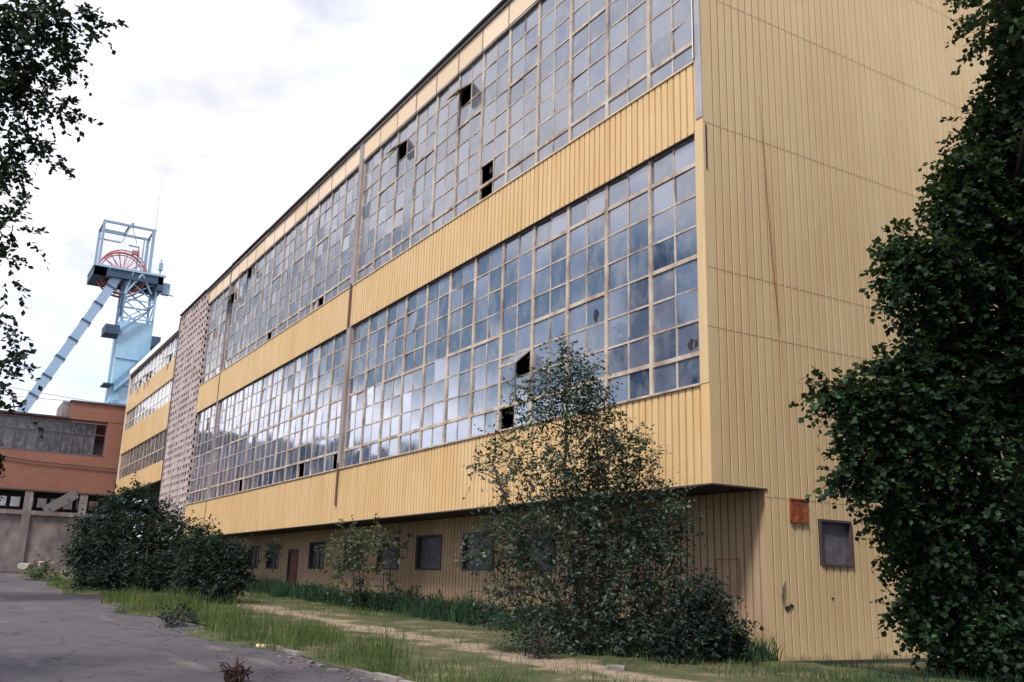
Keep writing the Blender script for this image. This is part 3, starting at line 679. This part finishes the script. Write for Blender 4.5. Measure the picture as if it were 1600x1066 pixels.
def cable(pa, pb, sag, lab):
    mb = MB(); pts = []
    for k in range(17):
        t = k/16; p = Vector(pa).lerp(Vector(pb), t); p.z -= sag*4*t*(1-t); pts.append(p)
    mb.tube(pts, .03, 4); tag(mb.build('overhead_cable', mat('cable', (.25,.24,.26), .7)), lab, 'cable', 'overhead cables to the brick building')
cable((-84.9, -2.4, 17.8), (-92, -40, 20.5), .8, 'thin grey overhead cable, the lower of two above the brick roof')
cable((-84.9, -1.0, 17.85), (-90, -36, 23.6), 1.0, 'thin grey overhead cable, the upper of two above the brick roof')

# ------------------------------------------------------------------ foliage
def leaves(clumps, leaf, droop=.25, twig=.55, K=10, asp=.55, rng=RNG, shell=.55):
    """clumps: (centre, (rx,ry,rz), twigs). Leaves sit along short curved twigs spread through each clump."""
    C_, D_, Ls = [], [], []
    for c, r, n in clumps:
        d = rng.normal(size=(n, 3)); d /= np.linalg.norm(d, axis=1)[:, None]
        rr = rng.random(n)**shell
        start = np.array(c)[None] + d*rr[:, None]*np.array(r)[None]*.85
        dirn = d*.9 + rng.normal(size=(n, 3))*.5; dirn[:, 2] -= droop*.4
        dirn /= np.linalg.norm(dirn, axis=1)[:, None]
        C_.append(start); D_.append(dirn); Ls.append(twig*rng.uniform(.5, 1.3, n))
    S = np.concatenate(C_); Dn = np.concatenate(D_); Ln = np.concatenate(Ls); n = len(S)
    t = (np.arange(K)+.5)/K
    P = S[:, None] + Dn[:, None]*(Ln[:, None]*t[None])[..., None]
    P[..., 2] -= droop*(Ln[:, None]*t[None]**2)
    side = np.cross(Dn, np.array([0, 0, 1.])); side /= (np.linalg.norm(side, axis=1)[:, None]+1e-6)
    alt = np.where(np.arange(K) % 2, 1, -1)[None, :, None]
    ax = Dn[:, None]*.55 + side[:, None]*alt*.8 + rng.normal(size=(n, K, 3))*.45
    ax[..., 2] -= .15
    ax = ax.reshape(-1, 3); ax /= np.linalg.norm(ax, axis=1)[:, None]; P = P.reshape(-1, 3)
    nr = rng.normal(size=ax.shape)*.7 + np.array([0, 0, 1.]); wv = np.cross(ax, nr); wv /= (np.linalg.norm(wv, axis=1)[:, None]+1e-6)
    nn = np.cross(wv, ax)
    sz = leaf*rng.uniform(.6, 1.25, len(P))[:, None]
    a = P; b = P + ax*sz*.5 + wv*sz*asp*.5 - nn*sz*.06; c_ = P + ax*sz + nn*sz*(-.12); d_ = P + ax*sz*.5 - wv*sz*asp*.5 - nn*sz*.06
    V = np.stack([a, b, c_, d_], 1).reshape(-1, 3)
    Q = np.arange(len(V)).reshape(-1, 4)
    return V, Q, (S, Dn, Ln)
def wander(a, b, bend, n=6):
    a, b = Vector(a), Vector(b); L_ = (b-a).length
    off = Vector((random.uniform(-1, 1), random.uniform(-1, 1), random.uniform(.1, 1)))*bend*L_
    return [a.lerp(b, k/n) + off*math.sin(math.pi*k/n) + Vector((random.uniform(-1, 1), random.uniform(-1, 1), random.uniform(-1, 1)))*.02*L_*(0 < k < n) for k in range(n+1)]
def plant(name, base, stems, clumps, leaf, lm, bm, label, cat, group=None, r0=.12, droop=.25, twig=.55, K=10, asp=.55, limbs=True, twigs=0, shell=.55, limb_r=.3):
    root = empty(name, base, label=label, cat=cat, group=group); base = Vector(base)
    V, Q, (S, Dn, Ln) = leaves(clumps, leaf, droop, twig, K, asp, shell=shell)
    V -= np.array(base)[None]
    npmesh('foliage' if cat in ('shrub', 'bush') else 'crown', V, Q, lm, root)
    mb = MB(); nodes = []
    for st_ in stems:
        pts = [Vector(p)-base for p in st_]; fine = []
        for k in range(len(pts)-1):
            seg = wander(pts[k], pts[k+1], .03, 4); fine += seg if k == 0 else seg[1:]
        rs = [r0*(1-.78*k/(len(fine)-1)) for k in range(len(fine))]
        mb.tube(fine, rs, 9); nodes += list(zip(fine[2:], rs[2:]))
    if limbs and nodes:
        for c, r, n in (clumps if limbs is True else clumps[limbs:]):
            c = Vector(c)-base
            nb = min(nodes, key=lambda q: (q[0]-c).length + (2.0 if q[0].z > c.z else 0))
            rr = min(nb[1]*.7, .018*(c-nb[0]).length+.02)
            pts = wander(nb[0], c, .08, 5); mb.tube(pts, [rr*(1-.7*k/5) for k in range(6)], 6)
            for q in range(3):
                e = c + Vector((random.uniform(-1, 1)*r[0], random.uniform(-1, 1)*r[1], random.uniform(-.6, .8)*r[2]))*.8
                pp = wander(pts[3], e, .1, 4); mb.tube(pp, [rr*.45*(1-.7*k/4) for k in range(5)], 5)
    if twigs:
        idx = RNG.choice(len(S), min(twigs, len(S)), replace=False)
        for i in idx:
            a = Vector(S[i])-base; d = Vector(Dn[i]); l = float(Ln[i])
            mb.tube([a-d*l*.4, a, a+d*l*.5-Vector((0,0,droop*l*.25)), a+d*l-Vector((0,0,droop*l))], [.010, .008, .006, .003], 3, cap=False)
    mb.build('trunk' if cat == 'tree' else 'stems', bm, root, smooth=True)
    return root
def PC(x, y, d, r, n, fl=1.0):
    return (tuple(px(x, y, d)), (r, r, r*fl), n)

# right-hand maple in front of the gable
cl = []
for x, y, d, r, n in [
    (1640, -40, 21, 1.7, 300), (1600, 60, 21, 1.15, 260), (1568, 130, 20.5, .75, 170), (1640, 160, 21, 1.5, 300), (1545, 205, 20.5, .75, 190), (1600, 260, 21, 1.2, 300),
    (1512, 270, 20, .55, 130), (1500, 320, 20, .75, 200), (1560, 350, 20.5, 1.1, 320), (1640, 380, 21, 1.5, 300), (1412, 395, 19.5, .42, 90), (1452, 415, 19.5, .6, 150), (1398, 440, 19.3, .32, 60), (1436, 468, 19.5, .5, 110), (1506, 420, 20, .9, 240),
    (1575, 470, 20.5, 1.2, 330), (1490, 520, 20, .8, 200), (1450, 555, 19.5, .6, 150), (1395, 600, 19, .6, 150), (1340, 615, 18.8, .42, 85), (1300, 612, 18.6, .28, 45), (1530, 590, 20, 1.15, 330),
    (1455, 640, 19.3, .9, 260), (1385, 655, 18.8, .55, 130), (1345, 665, 18.6, .32, 55), (1330, 700, 18.6, .22, 25), (1410, 715, 19, .65, 170), (1355, 738, 18.6, .4, 85), (1318, 742, 18.5, .25, 34), (1500, 700, 19.5, 1.2, 340), (1590, 620, 20.5, 1.4, 330),
    (1395, 785, 18.9, .45, 95), (1450, 800, 19.2, .9, 250), (1540, 800, 19.6, 1.3, 340), (1630, 760, 20.5, 1.5, 300), (1430, 870, 19.3, .6, 150), (1490, 900, 19.3, 1.0, 280), (1590, 900, 19.6, 1.3, 320),
    (1440, 955, 19.3, .55, 130), (1500, 990, 19, .85, 220), (1570, 1010, 18.8, 1.0, 260), (1640, 950, 19.6, 1.4, 260), (1650, 1060, 18.4, 1.1, 200)]:
    cl.append(PC(x + max(0, (260-y)*.16), y, d, r*(.9 if y < 300 else 1), int(n*.85)))
def on_photo(p):
    d = Vector(p)-CAM; z = d.dot(FW); return 800+FPX*d.dot(RT)/z, 533-FPX*d.dot(UP)/z
_q = random.Random(4)
while len(cl) < 82:      # unseen crown clumps added outside the frame to shade the lower leaves
    p = (_q.uniform(3, 11), _q.uniform(-2, 8), _q.uniform(7, 18)); u_, v_ = on_photo(p)
    if (u_ > 1720 or v_ < -150) and (Vector(p)-Vector((6.3, 4, 12.5))).length < 6.3: cl.append((p, (1.3, 1.3, 1.2), 170))
tb = Vector((4.2, 4.6, 0))
for p, r, n in [((5.5, 7.2, 9), 1.9, 280), ((6.5, 5.2, 6.5), 1.9, 260), ((6.0, 7, 12), 1.7, 240), ((5.5, 4.5, 14.6), 1.5, 200), ((4.8, 6, 16.2), 1.2, 160), ((6.8, 4.2, 10.5), 1.7, 220), ((3.0, 7.5, 7), 1.6, 200), ((3.2, 7.2, 12), 1.6, 200)]:
    cl.append((p, (r, r, r), n))
plant('maple_tree', tb, [[tb, (4.25, 4.7, 3.5), (4.4, 4.9, 8), (4.6, 5.1, 12), (4.8, 5.2, 15.5)]], cl, .145, M_leaf_maple, M_bark,
      'big dark green maple tree standing in front of the yellow gable wall', 'tree', r0=.28, twig=.55, K=12, asp=.8, droop=.35)

# roadside trees on the left, reaching into the frame from outside it
def rt(base, h, R_, n, lab, extra=(), leaf=.11, mt=M_leaf_left, tw=0, twig=.7):
    base = Vector(base); c = list(extra)
    for k in range(n):
        t = (k+.5)/n; z = h*(.22+.74*t); rr = R_*math.sin(math.pi*min(1, .18+.80*t))**.7; a = k*2.399
        pc_ = Vector((base.x+math.cos(a)*rr*.62, base.y+math.sin(a)*rr*.62, base.z+z))
        if extra and -170 < on_photo(pc_)[0] < 1700 and (pc_-CAM).dot(FW) > 0: continue
        c.append(((base.x+math.cos(a)*rr*.62, base.y+math.sin(a)*rr*.62, base.z+z), (R_*.40, R_*.40, R_*.34), int((90+60*R_*.4)*(1 if not extra else 1.4))))
    plant('roadside_tree', base, [[base, base+Vector((.1, .1, h*.35)), base+Vector((-.1, .15, h*.7)), base+Vector((0, 0, h*.95))]], c, leaf, mt, M_bark, lab, 'tree', 'trees along the road', r0=.2, twig=twig, K=11, asp=.7, droop=.5, twigs=tw, limbs=len(extra) or True)
DL = 13.
ex = []
for x, y, r, n in [(20, 20, .50, 80), (70, 25, .35, 48), (115, 30, .26, 26), (150, 40, .14, 10), (178, 44, .06, 3), (95, 70, .26, 28), (112, 95, .12, 9), (30, 90, .42, 60), (60, 115, .3, 32), (95, 160, .2, 15), (70, 155, .26, 26), (115, 175, .08, 5),
                   (25, 165, .38, 52), (35, 225, .34, 42), (70, 235, .2, 17), (100, 258, .1, 7), (20, 265, .26, 26), (-20, 120, .6, 90), (-20, 260, .3, 40), (20, 310, .22, 20), (45, 308, .13, 9), (18, 355, .22, 20), (45, 375, .11, 6), (-15, 340, .2, 20),
                   (12, 400, .1, 5), (14, 435, .12, 6), (16, 520, .14, 9), (22, 560, .24, 24), (38, 580, .12, 8), (14, 600, .24, 24), (20, 640, .2, 14), (8, 500, .2, 14), (8, 400, .2, 14), (25, 440, .08, 4), (-20, 560, .2, 20)]:
    ex.append(PC(x, y, DL+random.uniform(-.6, .6), r*.72, int(n*(.8 if y < 120 else .6 if y < 290 else .4))))
tb = px(-330, 880, 12.6); tb.z = 0
rt(tb, 11.5, 2.0, 11, 'leafy roadside tree whose branches hang in at the upper left corner', ex, .095, tw=160, twig=.30)
rt((-24, -19, gz(-24)), 20, 3.7, 20, 'dark roadside tree left of the frame beside the road, second along', leaf=.22)
rt((-44, -18.6, gz(-44)), 11, 3.2, 12, 'dark roadside tree left of the frame, third along near brick building', leaf=.26)
rt((-70, -12.9, gz(-70)), 13, 2.2, 11, 'green tree at left edge in front of the brick building window', leaf=.3)

rt((2.5, -24.5, 0), 16, 4.2, 18, 'unseen tall tree added across the road to block sky light', leaf=.24)  # from here on, unseen trees added to cut sky light low down
rt((16.5, 1.5, 0), 15, 4.4, 18, 'unseen broad tree added right of the maple to block sky light', leaf=.26)
rt((24, -10, 0), 15, 4.6, 16, 'unseen broad tree added behind the camera to block sky light', leaf=.28)
# big sallow bush in front of the overhang
cl = []
for x, y, d, r, n in [(880, 562, 21.6, .25, 26), (905, 590, 21.6, .42, 60), (862, 600, 21.7, .36, 44), (930, 612, 21.5, .34, 40), (820, 612, 21.7, .26, 24), (885, 640, 21.6, .5, 80), (835, 655, 21.6, .34, 36), (790, 690, 21.5, .28, 24), (762, 718, 21.5, .2, 14), (745, 735, 21.4, .14, 8),
    (930, 668, 21.5, .5, 80), (975, 690, 21.5, .4, 56), (1000, 712, 21.4, .26, 26), (880, 715, 21.5, .6, 100), (945, 728, 21.6, .6, 120), (818, 735, 21.4, .4, 44), (795, 770, 21.4, .22, 14), (990, 760, 21.6, .5, 90), (1040, 790, 21.6, .42, 70), (1070, 820, 21.6, .26, 30),
    (915, 780, 21.5, .7, 170), (850, 790, 21.3, .6, 120), (795, 820, 21.2, .5, 90), (758, 838, 21.1, .32, 40), (780, 870, 21.1, .45, 70), (980, 830, 21.6, .7, 180), (905, 860, 21.3, .8, 220), (840, 880, 21.1, .6, 130), (1030, 850, 21.6, .5, 100), (960, 905, 21.4, .8, 220), (1030, 910, 21.6, .5, 90),
    (860, 950, 21.1, .7, 170), (790, 925, 21, .42, 50), (925, 975, 21.2, .8, 210), (1000, 975, 21.4, .6, 130), (800, 965, 21, .5, 80), (840, 1000, 20.8, .5, 100), (900, 1012, 20.9, .5, 100), (970, 1010, 21.0, .5, 100), (1050, 960, 21.6, .45, 60), (820, 830, 21.2, .5, 90), (740, 860, 21.1, .2, 16)]:
    cl.append(PC(x, y, d, r, int(n*(1.25 if y < 780 else 1.3 if x > 870 else .7))))
b0 = px(925, 1024, 21.0); b0.z = gz(b0.x)
Bq = lambda x, y, d: tuple(px(x, y, d))
plant('sallow_bush', b0, [[b0, Bq(908, 960, 21.2), Bq(890, 850, 21.4), Bq(885, 700, 21.5), Bq(882, 590, 21.6)], [b0, Bq(945, 930, 21.3), Bq(985, 830, 21.6), Bq(1000, 740, 21.5)], [b0, Bq(880, 950, 21.1), Bq(820, 860, 21.2), Bq(790, 780, 21.3), Bq(770, 720, 21.4)], [b0, Bq(930, 880, 21.4), Bq(935, 760, 21.5), Bq(930, 640, 21.5)]],
      cl, .12, M_leaf_willow, M_twig, 'tall ragged grey-green sallow bush in front of the overhang corner', 'bush', r0=.075, twig=.55, K=9, asp=.42, droop=.05, twigs=300)

def bush(name, cxs, leaf, mt, label, group=None, asp=.55, **k):
    c = [PC(q[0], q[1], q[2], q[3], int(q[4]*k.get('mult', 1))) for q in cxs]; lo = max(cxs, key=lambda q: q[1]); b = px(lo[0], lo[1], lo[2]); b.z = gz(b.x)
    tops = sorted(cxs, key=lambda q: q[1])[:3]
    return plant(name, b, [[b, tuple(px(q[0], q[1], q[2]))] for q in tops], c, leaf, mt, M_twig, label, 'bush', group, r0=.035, K=9, asp=asp, droop=k.get('droop', .1), twig=k.get('twig', .45), twigs=k.get('twigs', 60))
bush('elder_bush', [(1085, 925, 20.6, .35, 60), (1115, 935, 20.4, .38, 70), (1070, 960, 20.4, .45, 100), (1120, 975, 20.2, .45, 110), (1085, 1005, 20, .45, 110), (1140, 1005, 20, .32, 60), (1040, 1005, 20.2, .4, 80), (1150, 995, 19.9, .2, 20), (1165, 992, 19.9, .12, 8)], .11, M_leaf_bush, 'low dark bush by the recessed corner, right of the sallow bush')
bush('birch_sapling', [(545, 830, 37, .5, 26), (560, 850, 37, .8, 70), (530, 862, 37, .6, 46), (580, 845, 37, .6, 40), (555, 885, 37, .7, 48), (525, 895, 37, .4, 20), (575, 905, 37, .5, 22), (548, 925, 37, .3, 10), (560, 952, 37, .15, 4)], .15, M_leaf_sapling, 'slim pale-leaved sapling in front of the second ground floor window', 'saplings below the overhang', twigs=120, mult=.6)
bush('birch_sapling', [(600, 835, 36, .6, 40), (612, 860, 36, .5, 34), (595, 880, 36, .5, 26), (622, 845, 36, .4, 20), (605, 915, 36, .35, 14), (600, 955, 36, .15, 4)], .15, M_leaf_sapling, 'thin pale sapling right of the slim one, half hiding a window', 'saplings below the overhang', twigs=90, mult=.6)
bush('alder_bush', [(215, 785, 50, 1.0, 130), (175, 815, 49, 1.2, 170), (245, 805, 50, 1.0, 130), (285, 820, 49, .6, 50), (205, 845, 48, 1.5, 300), (155, 860, 47, 1.0, 170), (255, 860, 48, 1.3, 240), (145, 895, 46, .8, 130), (200, 895, 46, 1.3, 260), (260, 900, 46, 1.2, 230), (230, 925, 45, .8, 120), (170, 915, 45, .7, 100), (190, 790, 50, .8, 80), (300, 850, 48, .6, 60), (140, 830, 49, .8, 90), (130, 870, 47, .8, 110), (290, 880, 46, 1.0, 160), (140, 915, 45, .6, 90)], .18, M_leaf_bush, 'wide dark alder thicket at the far end of the verge', twig=.7, mult=1.6)
bush('hazel_bush', [(310, 850, 40, .6, 60), (340, 870, 39, .8, 110), (300, 890, 40, .8, 120), (335, 905, 38, .9, 150), (375, 860, 39, .4, 26), (370, 900, 38.5, .5, 50), (300, 920, 38, .6, 80), (345, 930, 37, .5, 60), (425, 860, 40, .25, 12), (320, 838, 40, .4, 30), (320, 870, 39, 1.0, 180), (350, 890, 38.5, .9, 150), (320, 910, 38, 1.0, 170)], .16, M_leaf_bush, 'rounded dark green bush beside the alder thicket, nearer the door', twig=.6, mult=1.7)
bush('roadside_weed_clump', [(65, 893, 60, .7, 60), (55, 905, 58, .6, 40), (85, 905, 58, .5, 30), (75, 912, 57, .3, 14)], .2, M_leaf_sapling, 'small bright green weed clump at the left edge of the road')
bush('kerbside_weed', [(275, 960, 27, .35, 34), (265, 975, 25, .3, 26), (290, 970, 25.5, .3, 24)], .1, M_leaf_bush, 'small tuft of weeds at the ragged end of the kerb', twig=.3)
bush('tall_weed', [(835, 985, 19.8, .3, 26), (845, 1005, 19.6, .25, 24)], .09, M_leaf_bush, 'leafy weed at the foot of the sallow bush', twig=.3)

# ------------------------------------------------------------------ grass and weeds
def blades(name, n, xr, yr, dens, h, wd, mt, lab, seed):
    rng = np.random.default_rng(seed)
    x = rng.uniform(*xr, n); y = rng.uniform(*yr, n)
    keep = rng.random(n) < dens(x, y); x, y = x[keep], y[keep]; n = len(x)
    hh = h*rng.uniform(.35, 1.25, n)*(.5+vnoise(x*1.3, y*1.3, seed+1)); az = rng.uniform(0, 2*np.pi, n); ln = rng.uniform(.1, .55, n)*hh; la = rng.uniform(0, 2*np.pi, n)
    b = np.stack([x, y, gzv(x)+.02], -1); s = np.stack([np.cos(az), np.sin(az), 0*az], -1)*wd/2*rng.uniform(.6, 1.4, n)[:, None]
    mid = b + np.stack([np.cos(la)*ln*.35, np.sin(la)*ln*.35, hh*.6], -1); tip = b + np.stack([np.cos(la)*ln, np.sin(la)*ln, hh*.95], -1)
    V = np.stack([b-s, b+s, mid+s*.7, mid-s*.7, tip], 1).reshape(-1, 3); i = np.arange(n)*5
    T = np.concatenate([np.stack([i, i+1, i+2], -1), np.stack([i, i+2, i+3], -1), np.stack([i+3, i+2, i+4], -1)])
    return tag(npmesh(name, V, T, mt, tris=True), lab, 'grass', kind='stuff')
def d1(x, y):
    k = vnoise(x*.5, y*.8, 21)*.6 + vnoise(x*1.7, y*1.7, 22)*.4
    strip = np.exp(-((y+6.9)/1.5)**2) + .5*np.exp(-((y+1.0)/1.2)**2)
    sand = np.exp(-((y+3.6)/1.0)**2)
    return np.clip((k-.36)*3, 0, 1)*np.clip(strip+.28, 0, 1)*(1-.6*sand)*(y > v_edge(x)+.03)
blades('verge_grass', 150000, (-52, 8), (-9.6, .6), d1, .22, .012, M_grass, 'patchy yellow-green grass growing on the sandy verge', 31)
blades('tall_verge_grass', 22000, (-30, 4), (-9.5, -6.6), lambda x, y: np.clip((vnoise(x*.9, y*.5, 8)-.5)*3, 0, 1)*(y > v_edge(x)), 0.62, .015, M_grass, 'taller green grass tufts along the kerb', 33)
def d2(x, y):
    c = .7 - .9*(vnoise(x*.4, x*0, 41)); return np.clip((y-c+.4)*1.4, 0, 1)*np.clip(.35+vnoise(x*.9, y, 42), 0, 1)
blades('wall_weeds', 52000, (-46, .4), (-.9, 1.55), d2, .72, .028, M_weed, 'dense dark green weeds along the foot of the recessed wall', 37)
blades('gable_grass', 14000, (.2, 9), (-2.0, 6), lambda x, y: np.clip((vnoise(x*.8, y*.8, 51)-.35)*2, 0, 1), .18, .012, M_weed, 'short shaded grass at the foot of the gable wall', 39)
# leafy mass in the weeds
wc_ = []
for k in range(46):
    xx = -1.2-k*.62-random.random()*.4; hh = .32+.45*vnoise(xx*.5, 0, 61); wc_.append(((xx, .75+random.uniform(-.55, .5), gz(xx)+float(hh)*.6), (.5, .45, float(hh)*.75), 34))
V, Q, _ = leaves(wc_, .12, .1, .35, 9, .5); tag(npmesh('wall_weed_leaves', V, Q, M_leaf_bush), 'leafy low ground cover in front of the recessed wall', 'ground cover', kind='stuff')

# ------------------------------------------------------------------ loose things on the ground
def rock(name, c, s3, mt, label, cat, seed, group=None):
    import bmesh
    bm = bmesh.new(); bmesh.ops.create_icosphere(bm, subdivisions=3, radius=1)
    for v in bm.verts:
        p = v.co; q = Vector((max(-.72, min(.72, p.x)), max(-.72, min(.72, p.y)), max(-.7, min(.7, p.z))))
        k = .12*float(vnoise(p.x*2.3+seed, p.y*2.3+p.z*1.7, seed)); q *= (1-k); v.co = Vector((q.x*s3[0], q.y*s3[1], q.z*s3[2]))
    me = bpy.data.meshes.new(name); bm.to_mesh(me); bm.free(); me.materials.append(mt)
    o = link(name, me); o.location = c; o.rotation_euler = (0, 0, seed*1.3); return tag(o, label, cat, group)
p = on_axis(2, .06, 962, 1047); rock('concrete_block', (p.x, p.y, .07), (.26, .16, .12), M_conc, 'pale broken concrete block in front of the sallow bush', 'rubble', 3)
p = px(405, 1012, 20); p = on_axis(2, .1, 408, 1012); rock('white_stone', (p.x, p.y, gz(p.x)+.04), (.22, .08, .055), M_cream, 'small white kerb fragment lying at the road edge', 'rubble', 5)
for k, (x_, y_) in enumerate([(455, 1030), (500, 1040), (520, 1046), (485, 1036)]):
    p = on_axis(2, .05, x_, y_); rock('kerb_rubble', (p.x, p.y, gz(p.x)+.02), (.10+.03*k, .07, .045), M_conc, ['pale rubble chip at the kerb, leftmost of four', 'pale rubble chip at the kerb, rightmost but one of four', 'pale rubble chip at the kerb, rightmost of four', 'pale rubble chip at the kerb, second from left of four'][k], 'rubble', 11+k, 'rubble chips along the kerb')
p = on_axis(2, .9, 60, 872)
q = Vector((-83.5, -6.9, gz(-83.5)))
for k, (dy, lab) in enumerate(((0, 'pale rubble heap at the foot of the concrete base, left one'), (1.7, 'pale rubble heap at the foot of the concrete base, right one'))):
    rock('rubble_heap', (q.x, q.y+dy, q.z+.3+.1*k), (.6, 1.0, .45+.15*k), mat('pale_rubble', (.30, .27, .26), .9), lab, 'rubble', 21+k, 'rubble heaps by the brick building')
# litter along the road edge
rg = np.random.default_rng(77); n_ = 5000
lx = rg.uniform(-40, 14, n_); ly = -8.2 - rg.exponential(.55, n_); kk = rg.random(n_) < vnoise(lx*.6, ly*1.2, 9)**1.5*1.6; lx, ly = lx[kk], ly[kk]; n_ = len(lx)
az = rg.uniform(0, 6.28, n_); sz = rg.uniform(.012, .045, n_); b_ = np.stack([lx, ly, gzv(lx)+.008], -1); u1 = np.stack([np.cos(az), np.sin(az), 0*az], -1)*sz[:, None]; u2 = np.stack([-np.sin(az), np.cos(az), rg.uniform(.0, .5, n_)], -1)*sz[:, None]*.7
V = np.stack([b_-u1, b_-u2*.2-u1*.1+u2*.0, b_+u1, b_+u2], 1).reshape(-1, 3)
M_lit = mat('litter', (.1,.07,.05), .9); setc(M_lit, ramp(M_lit, island(M_lit), [(0, (.03,.022,.02)), (.6, (.11,.075,.05)), (1, (.34,.29,.25))]))
tag(npmesh('litter', V, np.arange(len(V)).reshape(-1, 4), M_lit), 'dead leaves and grit scattered on the asphalt beside the kerb', 'litter', kind='stuff')
# tangled root stump on the road
p = on_axis(2, .0, 366, 1066)
root = empty('root_stump', (p.x, p.y, 0), label='dark brown tangled root stump lying on the asphalt', cat='stump')
mb = MB(); random.seed(5)
for k in range(46):
    a = random.uniform(0, 6.28); r1 = random.uniform(.02, .12); e = Vector((math.cos(a)*random.uniform(.12, .30), math.sin(a)*random.uniform(.12, .30), random.uniform(.0, .30)))
    s0 = Vector((math.cos(a+1)*r1, math.sin(a+1)*r1, random.uniform(.04, .16)))
    pts = wander(s0, e, .25, 5); mb.tube(pts, [random.uniform(.014, .034)*(1-.12*j) for j in range(6)], 6)
mb.tube([(0, 0, .1), (.02, 0, .25), (-.01, .02, .37)], [.04, .022, .01], 6)
M_root = mat('root_wood', (.10, .05, .04), .95); setc(M_root, ramp(M_root, noise(M_root, 9), [(.35, (.02,.012,.015)), (.6, (.07,.035,.035)), (.8, (.2,.13,.12))]))
mb.build('roots', M_root, root, smooth=True)
st_ = rock('wood_core', (0, 0, .11), (.20, .17, .15), M_root, None, None, 8); st_.parent = root
